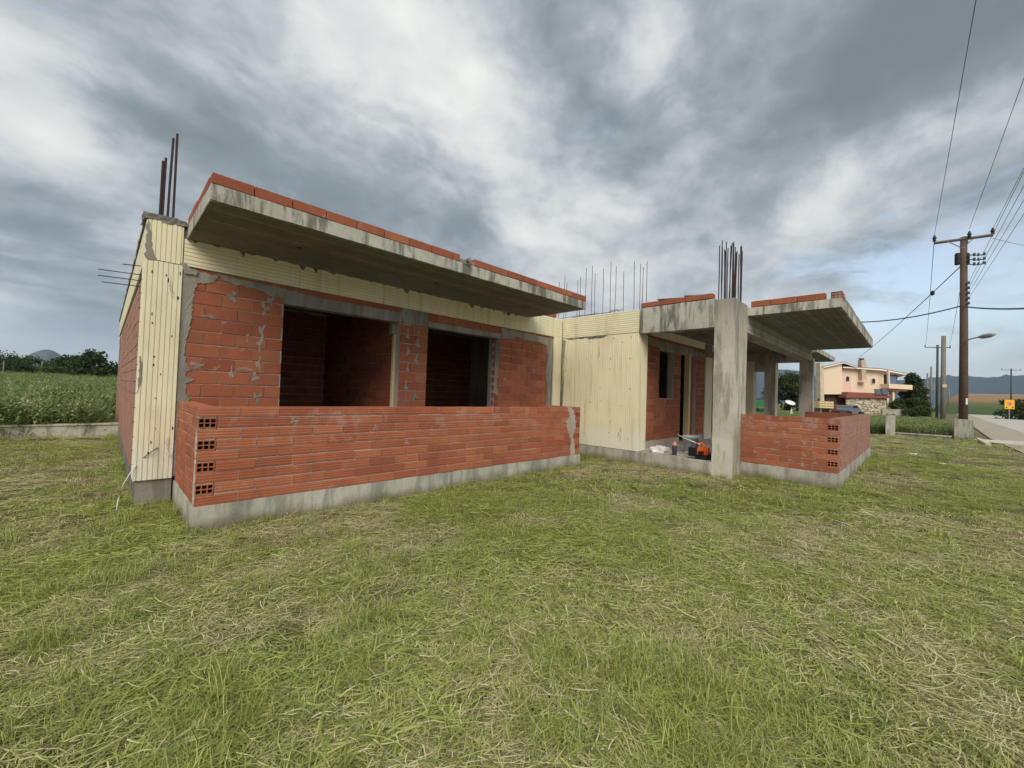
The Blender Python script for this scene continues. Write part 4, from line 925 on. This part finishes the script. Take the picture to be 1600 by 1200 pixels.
for cu_ in (1324.0, 1364.5):
    dy_ = (cu_-1324)*.082; pts = [uz(cu_-3.1, 596+dy_), uz(cu_+3.1, 596+dy_), uz(cu_+3.1, 590.5+dy_)]+[uz(cu_+3.1*math.cos(t_), 590.5+dy_-3.6*math.sin(t_)) for t_ in np.linspace(.3, math.pi-.3, 7)]+[uz(cu_-3.1, 590.5+dy_)]
    fr = hprism('window', [(a_, z_) for a_, z_ in pts], -.15, -.082, trimW); c_ = uz(cu_, 592+dy_)
    hprism('pane', [(c_[0]+(a_-c_[0])*.78, c_[1]+(z_-c_[1])*.85) for a_, z_ in pts], -.19, -.151, glassM, fr)
# balcony
bl = hprism('balcony', [uz(1376, 607), uz(1412, 609), uz(1412, 602), uz(1376, 600)], -1.5, 1.5, cremM)
hprism('balcony_base', [uz(1376, 610.5), uz(1404, 611.5), uz(1411, 609), uz(1376, 607)], -1.3, 1.5, tileM, bl)
hprism('balcony_door', [uz(1382, 600), uz(1402, 601), uz(1402, 586), uz(1382, 585)], -.1, -.005, blackM, bl); hprism('balcony_window', [uz(1388, 600.5), uz(1401, 601), uz(1400, 587.5), uz(1388, 586.5)], -.16, -.101, blueGl, bl)
hprism('pillar', [uz(1377, 650), uz(1380, 650), uz(1380, 611), uz(1377, 611)], -1.0, -.6, cremM); hprism('pillar', [uz(1386, 650), uz(1389, 650), uz(1389, 611), uz(1386, 611)], -1.0, -.6, cremM); hprism('pillar', [uz(1376.5, 600), uz(1378.5, 600), uz(1378.5, 579), uz(1376.5, 579)], -1.4, -1.1, cremM)
hprism('stone_pier', [uz(1275, 650), uz(1280.5, 650), uz(1280.5, 567), uz(1275, 567)], -1.0, 0, simple('pale_pier', (.55, .48, .36), .9, .4, 2))
hprism('shutter', [uz(1293, 635), uz(1310, 635), uz(1310, 618), uz(1293, 618)], .3, .48, simple('brown_shutter', (.10, .05, .035), .8, .3, 4))
hprism('garden_door', [uz(1300, 648), uz(1311, 648), uz(1311, 635.5), uz(1300, 635.5)], .3, .48, redP)
mb = MB(); q0, q1 = P(1376, 640, 60), P(1430, 641, 62); q0.z = q1.z = 0; dvv = (q1-q0); mb.prism([q0, q1, q1+Vector((0, 0, 1.05)), q0+Vector((0, 0, .95))], nv*.3); tag(mb.build('garden_wall', plinM), 'low pale garden wall running right from the foot of the cream house', 'wall')

def box_o(c, w_, d_, h_, rough=.01): return MB()
# farm things in the yard
t0 = P(1190, 648, 38); t0.z = 0
e = empty('farm_trailer', t0, 'green farm machine with dark wheels parked behind the open porch', 'farm machine')
def lb(name, par, o, a0, a1, d0, d1, z0, z1, m):
    mb = MB(); pts = [o+rv*a_-nv*d0+Vector((0, 0, z0)) for a_ in (a0, a1)]; pts = [pts[0], pts[1], pts[1]-nv*(d1-d0), pts[0]-nv*(d1-d0)]
    mb.prism(pts, (0, 0, z1-z0)); return mb.build(name, m, par)
def wheel(par, o, r_, wd, m=tyreM):
    mb = MB(); ring = [(r_*.55, -wd/2), (r_*.9, -wd/2), (r_, -wd*.3), (r_, wd*.3), (r_*.9, wd/2), (r_*.55, wd/2)]
    n = 18; vs = []
    for rad, off in ring:
        for k in range(n): vs.append(o+rv*rad*math.cos(2*math.pi*k/n)+Vector((0, 0, rad*math.sin(2*math.pi*k/n)))+nv*off)
    fs = [(i*n+k, i*n+(k+1) % n, ((i+1) % 6)*n+(k+1) % n, ((i+1) % 6)*n+k) for i in range(6) for k in range(n)]
    mb.add(vs, fs); w_ = mb.build('wheel', m, par, True)
    mb = MB(); mb.prism([o+rv*r_*.56*math.cos(2*math.pi*k/n)+Vector((0, 0, r_*.56*math.sin(2*math.pi*k/n)))-nv*wd*.2 for k in range(n)], nv*wd*.4); mb.build('rim', yellM if m is None else steelD, w_)
lb('machine_body', e, t0, -1.2, .55, 0, 1.4, .95, 1.55, greenP); lb('machine_bed', e, t0, -.9, .5, .1, 1.3, .45, .85, greenP); lb('hitch', e, t0, .5, .8, .6, .8, .5, .6, steelD)
lb('top_roller', e, t0, -1.1, .5, .2, .9, 1.6, 1.75, steelD)
for a_ in (-.6, .3): wheel(e, t0+rv*a_+nv*.15+Vector((0, 0, .42)), .42, .28)
t1 = P(1234, 648, 34); t1.z = 0
e = empty('satellite_dish', t1, 'white dish on a slanted white stand in the grass behind the porch', 'dish')
mb = MB(); mb.tube([t1, t1+Vector((0, 0, .95))+rv*.15], .05, 6); mb.tube([t1+rv*.5, t1+Vector((0, 0, .8))+rv*.12], .03, 5); mb.build('stand', whiteM, e)
mb = MB(); cc = t1+Vector((0, 0, 1.45))+rv*.02; n = 14; ax = (nv*.5+Vector((0, 0, .8))).normalized(); a1_ = ax.cross(rv).normalized(); a2_ = ax.cross(a1_)
vs = []
for rad, off in ((.02, -.10), (.2, -.07), (.38, 0), (.38, .015), (.2, -.05), (.02, -.08)):
    vs += [cc+a1_*rad*math.cos(2*math.pi*k/n)+a2_*rad*math.sin(2*math.pi*k/n)+ax*off for k in range(n)]
mb.add(vs, [(i*n+k, i*n+(k+1) % n, (i+1)*n+(k+1) % n, (i+1)*n+k) for i in range(5) for k in range(n)]); mb.build('dish', whiteM, e, True)
t2 = P(1276, 644, 36); t2.z = 0
e = empty('tractor', t2, 'old dark red tractor with large rear tyre beyond the veranda', 'tractor')
wheel(e, t2+Vector((0, 0, .85)), .85, .4); wheel(e, t2+rv*1.7+Vector((0, 0, .45)), .45, .3); lb('bonnet', e, t2, .3, 1.9, .2, .9, .9, 1.35, redP); lb('seat_fender', e, t2, -.5, .45, .2, 1.0, 1.35, 1.6, redP); lb('cab_post', e, t2, .35, .45, .3, .4, 1.6, 1.9, steelD)
t3 = P(1291, 645, 33); t3.z = 0
e = empty('pallet_crate', t3, 'pale yellow slatted crate standing on a stack beyond the veranda wall', 'crate')
for k in range(3): lb('slat', e, t3, -.55, .6, 0, .06, 1.1+k*.19, 1.24+k*.19, plankM)
for a_ in (-.55, .0, .5): lb('post', e, t3, a_, a_+.1, .061, .8, 1.08, 1.66, plankM)
lb('side_panel', e, t3, -.45, .5, .75, .8, 1.08, 1.66, plankM)
for a_ in (-.4, .35): lb('leg', e, t3, a_, a_+.1, .1, .7, .0, 1.08, woodG)
t4 = P(1336, 645, 52); t4.z = 0
e = empty('parked_car', t4, 'small dark grey car parked in front of the stone wall of the cream house', 'car')
mb = MB(); prof = [(-1.9, .35), (-1.95, .75), (-1.5, .92), (-.9, .98), (-.4, 1.4), (.7, 1.42), (1.3, 1.0), (1.8, .92), (1.95, .6), (1.9, .35)]
mb.prism([t4+rv*a_*.42+Vector((0, 0, z_*.96)) for a_, z_ in prof], -nv*3.6); mb.build('body', carM, e)
mb = MB(); mb.prism([t4+rv*a_*.42+Vector((0, 0, z_))+nv*.01 for a_, z_ in ((-.75, 1.0), (-.38, 1.33), (.65, 1.35), (1.1, 1.02))], nv*.01); mb.build('side_window', glassM, e)
for a_ in (-.75, .75): wheel(e, t4+rv*a_+nv*.03+Vector((0, 0, .32)), .32, .2)

# ------------------------------------------------------------------ 7: vegetation
def leaf_mat(name, dark, light, dry=None):
    m, t, bs, P_ = mat(name, .8)
    oi = t.new('ShaderNodeObjectInfo'); n = t.noise(P_, 1.1, 4, .6); gi = t.new('ShaderNodeAttribute', attribute_name='rnd')
    c = t.mix(gi.outputs['Fac'], dark, light); c = t.mix(t.mapr(n, .35, .7, 0, .5), c, tuple(x*.6 for x in dark))
    if dry: c = t.mix(t.mapr(gi.outputs['Fac'], .85, .95, 0, .8), c, dry)
    t.setin(bs, 'Base Color', c)
    tr = t.new('ShaderNodeBsdfTranslucent'); t.setin(tr, 0, c); mx = t.new('ShaderNodeMixShader'); mx.inputs[0].default_value = .25
    t.link(bs.outputs[0], mx.inputs[1]); t.link(tr.outputs[0], mx.inputs[2]); t.link(mx.outputs[0], t.n['Material Output'].inputs[0]); return m
treeM = leaf_mat('tree_leaves', (.022, .040, .014), (.070, .105, .036)); treeL = leaf_mat('bush_leaves', (.04, .07, .018), (.10, .15, .045)); trunkM = simple('bark', (.06, .045, .03), .95, .3, 3)
weedM = leaf_mat('weed_leaves', (.11, .17, .045), (.28, .35, .12), (.52, .48, .30))
def leaves_obj(name, cents, rad, nper, ls, m, parent):
    vs = []; rn = []; fs = []
    for (c, r_) in zip(cents, rad):
        k = nper
        d = rng.normal(size=(k, 3)); d /= np.linalg.norm(d, axis=1)[:, None]; rr_ = r_*(rng.random(k)**.45)[:, None]
        p = np.array(c)+d*rr_*np.array([1, 1, .8])
        a_ = rng.normal(size=(k, 3)); a_ /= np.linalg.norm(a_, axis=1)[:, None]; b_ = np.cross(a_, rng.normal(size=(k, 3))); b_ /= np.linalg.norm(b_, axis=1)[:, None]
        s = ls*rng.uniform(.6, 1.3, (k, 1)); tone = rng.random()*.5
        q = np.stack([p-a_*s, p-b_*s*.5, p+a_*s, p+b_*s*.5], 1).reshape(-1, 3)
        vs.append(q); rn.append(np.repeat(np.clip(tone+rng.random(k)*.5, 0, 1), 4))
    V = np.concatenate(vs); n = len(V)//4
    me = bpy.data.meshes.new(name); me.from_pydata(V.tolist(), [], np.arange(n*4).reshape(-1, 4).tolist()); me.materials.append(m)
    at = me.attributes.new('rnd', 'FLOAT', 'POINT'); at.data.foreach_set('value', np.concatenate(rn)); return link(name, me, parent)
def tree(loc, h, wd, label, m=treeM, nb=26, nper=130, ls=.16, cone=0, cat='tree', name='broadleaf_tree', trunk=.3, grp=None):
    e = empty(name, loc, label, cat, grp); x, y, _ = loc; cents = []; rad = []
    for i in range(nb):
        t_ = random.random(); z = h*(trunk*.6+(1-trunk*.6)*t_**.9*.93); env = (1-t_)**.7 if cone else math.sin(math.pi*min(1, .18+.78*t_))**.8
        a_ = random.uniform(0, 6.28); q = wd/2*env*random.uniform(.2, .92)
        cents.append((x+q*math.cos(a_), y+q*math.sin(a_), z)); rad.append(wd*random.uniform(.10, .20))
    leaves_obj('crown', cents, rad, nper, ls, m, e)
    mb = MB(); mb.tube([(x, y, -.1), (x+.05, y, h*.4), (x, y+.05, h*.8)], [wd*.035+.04, wd*.025+.03, .03], 7)
    for i in range(6):
        c = cents[i]; mb.tube([(x, y, h*random.uniform(.2, .45)), (c[0], c[1], c[2])], [.05*wd/4, .02], 5)
    mb.build('trunk', trunkM, e, True); return e
def gl(u_, D_): q = P(u_, 620, D_); return (q.x, q.y, 0)
tree(gl(1425, 66), 7.0, 5.6, 'tall dark green tree just right of the cream house balcony', nb=44, nper=170, ls=.20, cone=1, trunk=.05)
tree(gl(1408, 62), 2.6, 3.4, 'low grey green bush in front of the dark tree by the cream house', treeL, 16, 130, .14, name='bush', cat='bush', trunk=.0)
tree(gl(1432, 60), 3.0, 3.6, 'rounded bush at the right foot of the dark tree', treeL, 16, 130, .14, name='bush', cat='bush', trunk=.0)
tree(gl(1448, 64), 2.6, 2.6, 'light green bush around the two far poles', treeL, 12, 120, .14, name='bush', cat='bush', trunk=.0)
tree(gl(1233, 75), 6.6, 8.5, 'dark round tree seen through the open porch between the columns', nb=40, nper=150, ls=.22, trunk=.1)
tree(gl(1572, 150), 5, 6, 'small dark tree on the far field at the right edge', nb=14, nper=80, ls=.35)
tree(gl(1598, 62), 2.6, 7, 'dark green bank of bushes behind the yellow sign', treeM, 22, 120, .18, name='bush', cat='bush', trunk=.0)
for i, (u_, D_, h_, w__) in enumerate([(3, 130, 8.8, 13), (24, 128, 8.4, 12), (47, 132, 8.2, 11), (14, 108, 5.2, 10), (38, 110, 4.8, 10), (70, 112, 5.2, 9), (85, 100, 5.6, 8.5), (100, 84, 5.4, 7), (118, 78, 6.0, 8), (134, 70, 6.2, 7.5), (146, 66, 5.6, 6), (-25, 125, 9, 13), (168, 120, 4.4, 9), (-10, 100, 5, 10)]):
    lab = ['tall dark tree at the very left edge of the weed field', 'tall dark tree second from the left behind the weeds', 'dark tree whose slope ends at the pale hill', 'lower hedge tree below the leftmost tall trees', 'low hedge tree in front of the tall tree beside the pale hill', 'low broad tree at the foot of the pale hill', 'brownish green tree right of the pale hill', 'mid green tree between the pale hill and the bushy dark tree', 'bushy dark tree with spiky top left of the house corner', 'tallest bushy tree nearest to the house corner', 'smaller tree on the right slope of the bushy tree', 'dark tree just outside the left edge', 'low far tree right beside the brick side wall', 'low hedge tree outside the left edge'][i]
    tree(gl(u_, D_), h_, w__, lab, treeM if i not in (5, 6, 7) else treeL, 22, 90, .30, trunk=.05, grp='trees beyond the weed field')

# --- blades, strands and weeds
def blade_strip(p0, direc, length, wd, bend, seg=3, flat=0.):
    """tapered strip of quads"""
    d = Vector((math.cos(direc), math.sin(direc), 0)); side = Vector((-d.y, d.x, 0)); pts = []
    for i in range(seg+1):
        t_ = i/seg; lean = bend*t_*t_
        p = Vector(p0)+d*(math.sin(lean*.9+flat)*length*t_)+Vector((0, 0, math.cos(lean*.9+flat)*length*t_)); pts.append((p, wd*(1-t_*.85)))
    vs = []; 
    for p, w_ in pts: vs += [p-side*w_/2, p+side*w_/2]
    return vs, [(2*i, 2*i+1, 2*i+3, 2*i+2) for i in range(seg)]
def clump(name, n, rad, hmin, hmax, wd, m, kind='up', seed=0):
    rr = random.Random(seed); mb = MB(); rn = []
    for i in range(n):
        a_ = rr.uniform(0, 6.28); q = rad*math.sqrt(rr.random()); p = (q*math.cos(a_), q*math.sin(a_), 0); l_ = rr.uniform(hmin, hmax)
        if kind == 'up': vs, fs = blade_strip(p, rr.uniform(0, 6.28), l_, wd*rr.uniform(.6, 1.3), rr.uniform(.2, 1.6))
        elif kind == 'lie':
            z0 = rr.uniform(.01, .045); d = rr.gauss(0, .7); dv_ = Vector((math.cos(d), math.sin(d), rr.uniform(-.12, .12))); s2 = Vector((-dv_.y, dv_.x, rr.uniform(-.5, .5))).normalized()*wd*rr.uniform(.5, 1.2)/2
            c = Vector((p[0], p[1], z0)); cv = Vector((-dv_.y, dv_.x, .3))*l_*rr.uniform(-.12, .12)
            pp = [c-dv_*l_/2, c-dv_*l_/6+cv, c+dv_*l_/6+cv, c+dv_*l_/2]; ww = [1, 1, .8, .2]; vs = []
            for k in range(4): vs += [pp[k]-s2*ww[k], pp[k]+s2*ww[k]]
            fs = [(0, 1, 3, 2), (2, 3, 5, 4), (4, 5, 7, 6)]
        elif kind == 'leaf':
            d = rr.uniform(0, 6.28); el = rr.uniform(.05, .7); dv_ = Vector((math.cos(d)*math.cos(el), math.sin(d)*math.cos(el), math.sin(el))); s2 = Vector((-math.sin(d), math.cos(d), rr.uniform(-.3, .3)))*wd*rr.uniform(.7, 1.3)/2; c = Vector(p)
            vs = [c, c+dv_*l_*.5-s2, c+dv_*l_*.55+s2, c+dv_*l_+Vector((0, 0, -.15*l_))]; vs[1].z += .005; fs = [(0, 1, 2), (1, 3, 2)]
        elif kind == 'tall':
            vs, fs = blade_strip(p, rr.uniform(0, 6.28), l_, wd, rr.uniform(.1, .8), 3)
            for k in range(5):
                hh = l_*rr.uniform(.25, .95); d = rr.uniform(0, 6.28); dv_ = Vector((math.cos(d), math.sin(d), rr.uniform(-.1, .9))).normalized()*rr.uniform(.1, .28); s2 = Vector((-math.sin(d), math.cos(d), 0))*.02
                c = Vector((p[0], p[1], hh)); o = len(vs); vs += [c, c+dv_*.5-s2+Vector((0, 0, .02)), c+dv_*.5+s2+Vector((0, 0, .02)), c+dv_-Vector((0, 0, .04))]; fs += [(o, o+1, o+2), (o+1, o+3, o+2)]
        mb.add(vs, fs); rn += [rr.random()]*len(vs)
    me = mb.mesh(name, m); at = me.attributes.new('rnd', 'FLOAT', 'POINT'); at.data.foreach_set('value', rn)
    return bpy.data.objects.new(name, me)
def grass_mat(name, tall=False):
    m, t, bs, P_ = mat(name, .75); bs.inputs['Specular IOR Level'].default_value = .15
    g = t.new('ShaderNodeAttribute', attribute_name='rnd'); ii = t.new('ShaderNodeAttribute', attribute_name='dry', attribute_type='INSTANCER')
    n = t.noise(P_, .8, 5, .6); n2 = t.noise(P_, 4, 4, .6)
    green = t.mix(g.outputs['Fac'], (.23, .285, .060), (.60, .64, .20)); straw = t.mix(g.outputs['Fac'], (.48, .42, .19), (.84, .77, .48))
    k = t.math('ADD', t.math('MULTIPLY', g.outputs['Fac'], .40), t.math('ADD', t.math('MULTIPLY', ii.outputs['Fac'], .65), t.math('MULTIPLY', t.math('SUBTRACT', n, .5), .9)))
    c = t.mix(t.mapr(k, .56, .80), green, straw)
    h_ = t.new('ShaderNodeTexWhiteNoise', noise_dimensions='1D'); t.setin(h_, 'W', t.math('MULTIPLY', g.outputs['Fac'], 913.7))
    c = t.mix(t.mapr(h_.outputs[0], .0, .55, .92, 0, False), c, t.mix(.12, (.035, .05, .015), c))  # random blades darkened to imitate shadow among the grass
    c = t.mix(t.mapr(n2, .5, .8, 0, .35), c, t.mix(.5, c, (.05, .06, .02)))
    gg = t.new('ShaderNodeNewGeometry'); nn = t.new('ShaderNodeVectorMath', operation='SCALE'); t.setin(nn, 0, gg.outputs['Normal']); nn.inputs['Scale'].default_value = .55
    nv_ = t.vmath('NORMALIZE', t.vmath('ADD', nn.outputs[0], (0, 0, .75))); t.link(nv_, bs.inputs['Normal'])
    t.setin(bs, 'Base Color', c); tr = t.new('ShaderNodeBsdfTranslucent'); t.setin(tr, 0, c); mx = t.new('ShaderNodeMixShader'); mx.inputs[0].default_value = .22
    t.link(bs.outputs[0], mx.inputs[1]); t.link(tr.outputs[0], mx.inputs[2]); t.link(mx.outputs[0], t.n['Material Output'].inputs[0]); return m
gM = grass_mat('grass_blades')
def scatter(name, srcs, pts, rot, scl, idx, dry, label=None):
    col = bpy.data.collections.new(name+'_sources')
    for i, s in enumerate(srcs): s.name = f'{chr(97+i)}_{name}'; col.objects.link(s)
    me = bpy.data.meshes.new(name); me.from_pydata(pts.tolist(), [], [])
    for nm, typ, arr in (('rot', 'FLOAT_VECTOR', rot), ('scl', 'FLOAT_VECTOR', scl), ('idx', 'INT', idx), ('dry', 'FLOAT', dry)):
        at = me.attributes.new(nm, typ, 'POINT'); at.data.foreach_set('vector' if 'VECTOR' in typ else 'value', np.ascontiguousarray(arr).ravel().astype(np.int32 if typ == 'INT' else np.float32))
    o = link(name, me); g = bpy.data.node_groups.new(name, 'GeometryNodeTree')
    g.interface.new_socket('Geometry', in_out='INPUT', socket_type='NodeSocketGeometry'); g.interface.new_socket('Geometry', in_out='OUTPUT', socket_type='NodeSocketGeometry')
    n = g.nodes; gi = n.new('NodeGroupInput'); go = n.new('NodeGroupOutput'); ci = n.new('GeometryNodeCollectionInfo'); ci.inputs[0].default_value = col; ci.inputs[1].default_value = True; ci.inputs[2].default_value = True
    ip = n.new('GeometryNodeInstanceOnPoints'); ip.inputs['Pick Instance'].default_value = True
    def na(nm, ty): q = n.new('GeometryNodeInputNamedAttribute'); q.data_type = ty; q.inputs[0].default_value = nm; return q.outputs[0]
    e2r = n.new('FunctionNodeEulerToRotation'); L_ = g.links
    L_.new(gi.outputs[0], ip.inputs['Points']); L_.new(ci.outputs[0], ip.inputs['Instance']); L_.new(na('idx', 'INT'), ip.inputs['Instance Index'])
    L_.new(na('rot', 'FLOAT_VECTOR'), e2r.inputs[0]); L_.new(e2r.outputs[0], ip.inputs['Rotation']); L_.new(na('scl', 'FLOAT_VECTOR'), ip.inputs['Scale']); L_.new(ip.outputs[0], go.inputs[0])
    md = o.modifiers.new('scatter', 'NODES'); md.node_group = g; return tag(o, kind='stuff')

RECTS = [(-.0, L, -.0, W), (C0, XR, W, 13.9), (XR-.0, EX, YC0, 13.9), (XS, XLE, YL, YC0), (26.8, 27.2, -6.1, -3.78), (27.2, 27.9, -6.7, -6.1)]
def free(x, y, mg=.02):
    ok = np.ones(len(x), bool)
    for x0, x1, y0, y1 in RECTS: ok &= ~((x > x0-mg) & (x < x1+mg) & (y > y0-mg) & (y < y1+mg))
    return ok
def polar(n, r0_, r1_, a0, a1, power=1.):
    q = rng.random(n); r_ = (r0_**power+(r1_**power-r0_**power)*q)**(1/power) if power else r0_*(r1_/r0_)**q
    a_ = np.radians(a0+(a1-a0)*rng.random(n)); return CAMP.x+r_*np.cos(a_), CAMP.y+r_*np.sin(a_), r_
def nz(x, y, s, o=0.): return np.array([mnoise.noise(Vector((a_*s+o, b_*s, o))) for a_, b_ in zip(x, y)])
def zs(x, y): return np.array([hz(a_, b_) for a_, b_ in zip(x, y)])
srcs = [clump('g', 130, .17, .015, .050, .0050, gM, 'up', i) for i in range(4)] + [clump('g', 95, .18, .03, .13, .0042, gM, 'lie', 10+i) for i in range(3)] + [clump('g', 40, .17, .10, .26, .0050, gM, 'lie', 13)] + \
       [clump('g', 34, .11, .02, .06, .022, gM, 'leaf', 20+i) for i in range(3)] + [clump('g', 55, .10, .08, .20, .0058, gM, 'up', 30+i) for i in range(3)] + [clump('g', 30, .16, .10, .26, .0085, gM, 'lie', 40+i) for i in range(2)]
X, Y, S, I, DR = [], [], [], [], []
AZ0, AZ1 = 45-66, 45+66
for (n, ra, rb, pw, smin, smax) in ((6500, .9, 6, 1.4, .75, 1.1), (9000, 5, 16, 1.4, .9, 1.5), (9000, 14, 42, 1.3, 1.3, 2.2)):
    x, y, r_ = polar(n, ra, rb, AZ0, AZ1, pw); ok = free(x, y) & (y > -8.9) & (y < 9.6) & ((x < 27.2) | (y < -9)); x, y, r_ = x[ok], y[ok], r_[ok]; k = len(x)
    d1 = nz(x, y, .45, 3.); d2 = nz(x, y, 1.6, 9.); d3 = nz(x, y, .9, 17.)
    sw = np.sin((x*.55-y*.83)*1.55+d1*3.5); dry = np.clip(.56+d1*1.1+d2*.75+.16*sw+rng.normal(0, .10, k), 0, 1)
    q = rng.random(k); idx = np.where(q < .42, rng.integers(0, 4, k), np.where(q < .92, rng.integers(4, 8, k), np.where(q < .97, rng.integers(8, 11, k), rng.integers(11, 14, k))))
    bare = (d2 > .30) & (rng.random(k) < .72) | (rng.random(k) < .12)
    # broad leaved weeds and lush tufts gather in their own patches
    idx = np.where((d3 > .28) & (rng.random(k) < .45), rng.integers(8, 11, k), idx); idx = np.where((d3 < -.40) & (rng.random(k) < .12), rng.integers(11, 14, k), idx)
    dry = np.where(idx >= 8, dry*.25, dry)
    gd_ = ~bare; x, y, idx, dry = x[gd_], y[gd_], idx[gd_], dry[gd_]; k = len(x)
    X.append(x); Y.append(y); S.append(rng.uniform(smin, smax, k)); I.append(idx); DR.append(dry)
# longer grass missed by the mower along the plinths
segs = [((.0, -.06), (6.3, -.06)), ((6.33, -.05), (6.33, 1.4)), ((XR-.07, 1.4), (XR-.07, -2.4)), ((XR, YC0-.06), (XS, YC0-.06)), ((XS-.06, YC0), (XS-.06, YL)), ((XS, YL-.06), (XLE, YL-.06)), ((-.07, 0), (-.07, 1.5)), ((C0-.06, 1.5), (C0-.06, 13)), ((27.0-.1, -6), (27-.1, -4)), ((-14, 9.5), (7, 9.5))]
for (p0, p1) in segs:
    Ls = math.dist(p0, p1); k = int(Ls*19); t_ = rng.random(k); x = p0[0]+(p1[0]-p0[0])*t_+rng.normal(0, .05, k); y = p0[1]+(p1[1]-p0[1])*t_+rng.normal(0, .05, k); ok = free(x, y, .0); x, y = x[ok], y[ok]; k = len(x)
    X.append(x); Y.append(y); S.append(rng.uniform(.4, 1.0, k)); I.append(np.where(rng.random(k) < .55, rng.integers(11, 14, k), rng.integers(8, 11, k))); DR.append(rng.uniform(0, .45, k))
# lush uncut tufts in the foreground
for (u_, v_, n_, sd) in ((1130, 1120, 60, .28), (1010, 1180, 40, .25), (1200, 1190, 40, .3), (60, 1120, 22, .2), (780, 960, 30, .3), (860, 1040, 30, .3), (330, 1160, 30, .25), (200, 900, 20, .2), (560, 1010, 20, .25), (1540, 1010, 12, .3)):
    d = fw+cr*((u_-800)/FPX)+cu*((600-v_)/FPX); q = CAMP+d*(-1.45/d.z)
    x = q.x+rng.normal(0, sd, n_); y = q.y+rng.normal(0, sd, n_); X.append(x); Y.append(y); S.append(rng.uniform(.5, 1.0, n_)); I.append(rng.integers(11, 14, n_)); DR.append(rng.uniform(0, .4, n_))
# dry swathes of older clippings
for (u_, v_, n_, sd) in ((1130, 830, 110, .8), (1330, 900, 120, .7), (1230, 860, 70, .6), (900, 800, 70, .9), (60, 1080, 50, .22), (1180, 960, 60, .4), (1450, 930, 90, .6), (1400, 1050, 60, .3), (200, 940, 35, .3), (420, 900, 40, .3), (560, 860, 40, .35), (1550, 980, 60, .35), (300, 1000, 30, .25)):
    d = fw+cr*((u_-800)/FPX)+cu*((600-v_)/FPX); q = CAMP+d*(-1.45/d.z)
    x = q.x+rng.normal(0, sd, n_); y = q.y+rng.normal(0, sd*.55, n_); ok = free(x, y); x, y = x[ok], y[ok]; n_ = len(x)
    X.append(x); Y.append(y); S.append(rng.uniform(.7, 1.1, n_)); I.append(rng.integers(4, 8, n_)); DR.append(rng.uniform(.75, 1, n_))
# swathes of freshly cut long grass
for (u_, v_, n_, sd) in ((850, 950, 60, .35), (800, 870, 60, .5), (940, 1010, 60, .35), (1120, 1080, 50, .3), (1080, 900, 50, .5), (1500, 850, 70, .9), (1300, 800, 60, .9), (240, 850, 40, .4), (120, 870, 45, .5), (650, 1120, 30, .2), (480, 1050, 24, .25), (1250, 1000, 40, .4), (1000, 1130, 30, .25), (700, 980, 40, .35), (1450, 960, 40, .5)):
    d = fw+cr*((u_-800)/FPX)+cu*((600-v_)/FPX); q = CAMP+d*(-1.45/d.z)
    x = q.x+rng.normal(0, sd, n_); y = q.y+rng.normal(0, sd*.6, n_); ok = free(x, y); x, y = x[ok], y[ok]; n_ = len(x)
    X.append(x); Y.append(y); S.append(rng.uniform(.6, 1.05, n_)); I.append(rng.integers(14, 16, n_)); DR.append(rng.uniform(0, .55, n_))
X, Y, S, I, DR = map(np.concatenate, (X, Y, S, I, DR)); n = len(X)
rot = np.stack([rng.normal(0, .08, n), rng.normal(0, .08, n), np.where(((I >= 4) & (I < 8)) | (I > 13), rng.normal(-.35, .8, n), rng.uniform(0, 6.28, n))], 1)
scatter('mown_grass', srcs, np.stack([X, Y, zs(X, Y)], 1), rot, np.stack([S, S, S*rng.uniform(.55, 1.15, n)], 1), I, DR)
# tall weeds left and right
srcs = [clump('w', 26, .35, .35, .85, .012, weedM, 'tall', 50+i) for i in range(3)]+[clump('w', 60, .35, .5, 1.0, .012, weedM, 'up', 60+i) for i in range(2)]+[clump('w', 90, .45, .10, .22, .09, weedM, 'leaf', 70)]
x1 = rng.uniform(-30, 4, 9000); y1 = 9.95+rng.random(9000)**2.2*95; ok = (y1 > 9.9) & (x1 > -6-y1*.35) & (x1 < C0-.3+y1*0); ok |= (y1 > 14.5) & (x1 > -6-y1*.3); x1, y1 = x1[ok], y1[ok]
x2 = 27.4+rng.random(5000)**1.5*26; y2 = rng.uniform(-6.6, 7, 5000)
x3 = rng.uniform(18, 45, 3200); y3 = rng.uniform(-1.5, 14, 3200); ok = x3 > 20.5; x3, y3 = x3[ok], y3[ok]
X = np.concatenate([x1, x2, x3]); Y = np.concatenate([y1, y2, y3]); n = len(X)
S = np.concatenate([rng.uniform(.75, 1.25, len(x1))*(1+y1*.004), rng.uniform(.45, .85, len(x2)), rng.uniform(.35, .7, len(x3))])
idx = rng.integers(0, 6, n); idx = np.where((nz(X, Y, .3, 2.) > .05) & (rng.random(n) < .5), 5, idx)
scatter('tall_weeds', srcs, np.stack([X, Y, zs(X, Y)], 1), np.stack([rng.normal(0, .1, n), rng.normal(0, .1, n), rng.uniform(0, 6.28, n)], 1), np.stack([S, S, S], 1), idx, np.zeros(n))

# ------------------------------------------------------------------ 8: air
HAZE = True
if HAZE:
    hm = bpy.data.materials.new('haze_air'); hm.use_nodes = True; t = NT(hm.node_tree); t.n.clear()
    pv = t.new('ShaderNodeVolumePrincipled'); pv.inputs['Color'].default_value = (.60, .78, 1, 1); pv.inputs['Density'].default_value = .000065; pv.inputs['Anisotropy'].default_value = .0
    ou = t.new('ShaderNodeOutputMaterial'); t.link(pv.outputs[0], ou.inputs['Volume'])
    mb = MB(); mb.box(-12500, 12500, -12500, 12500, -6, 900); o = mb.build('haze', hm); tag(o, kind='stuff')
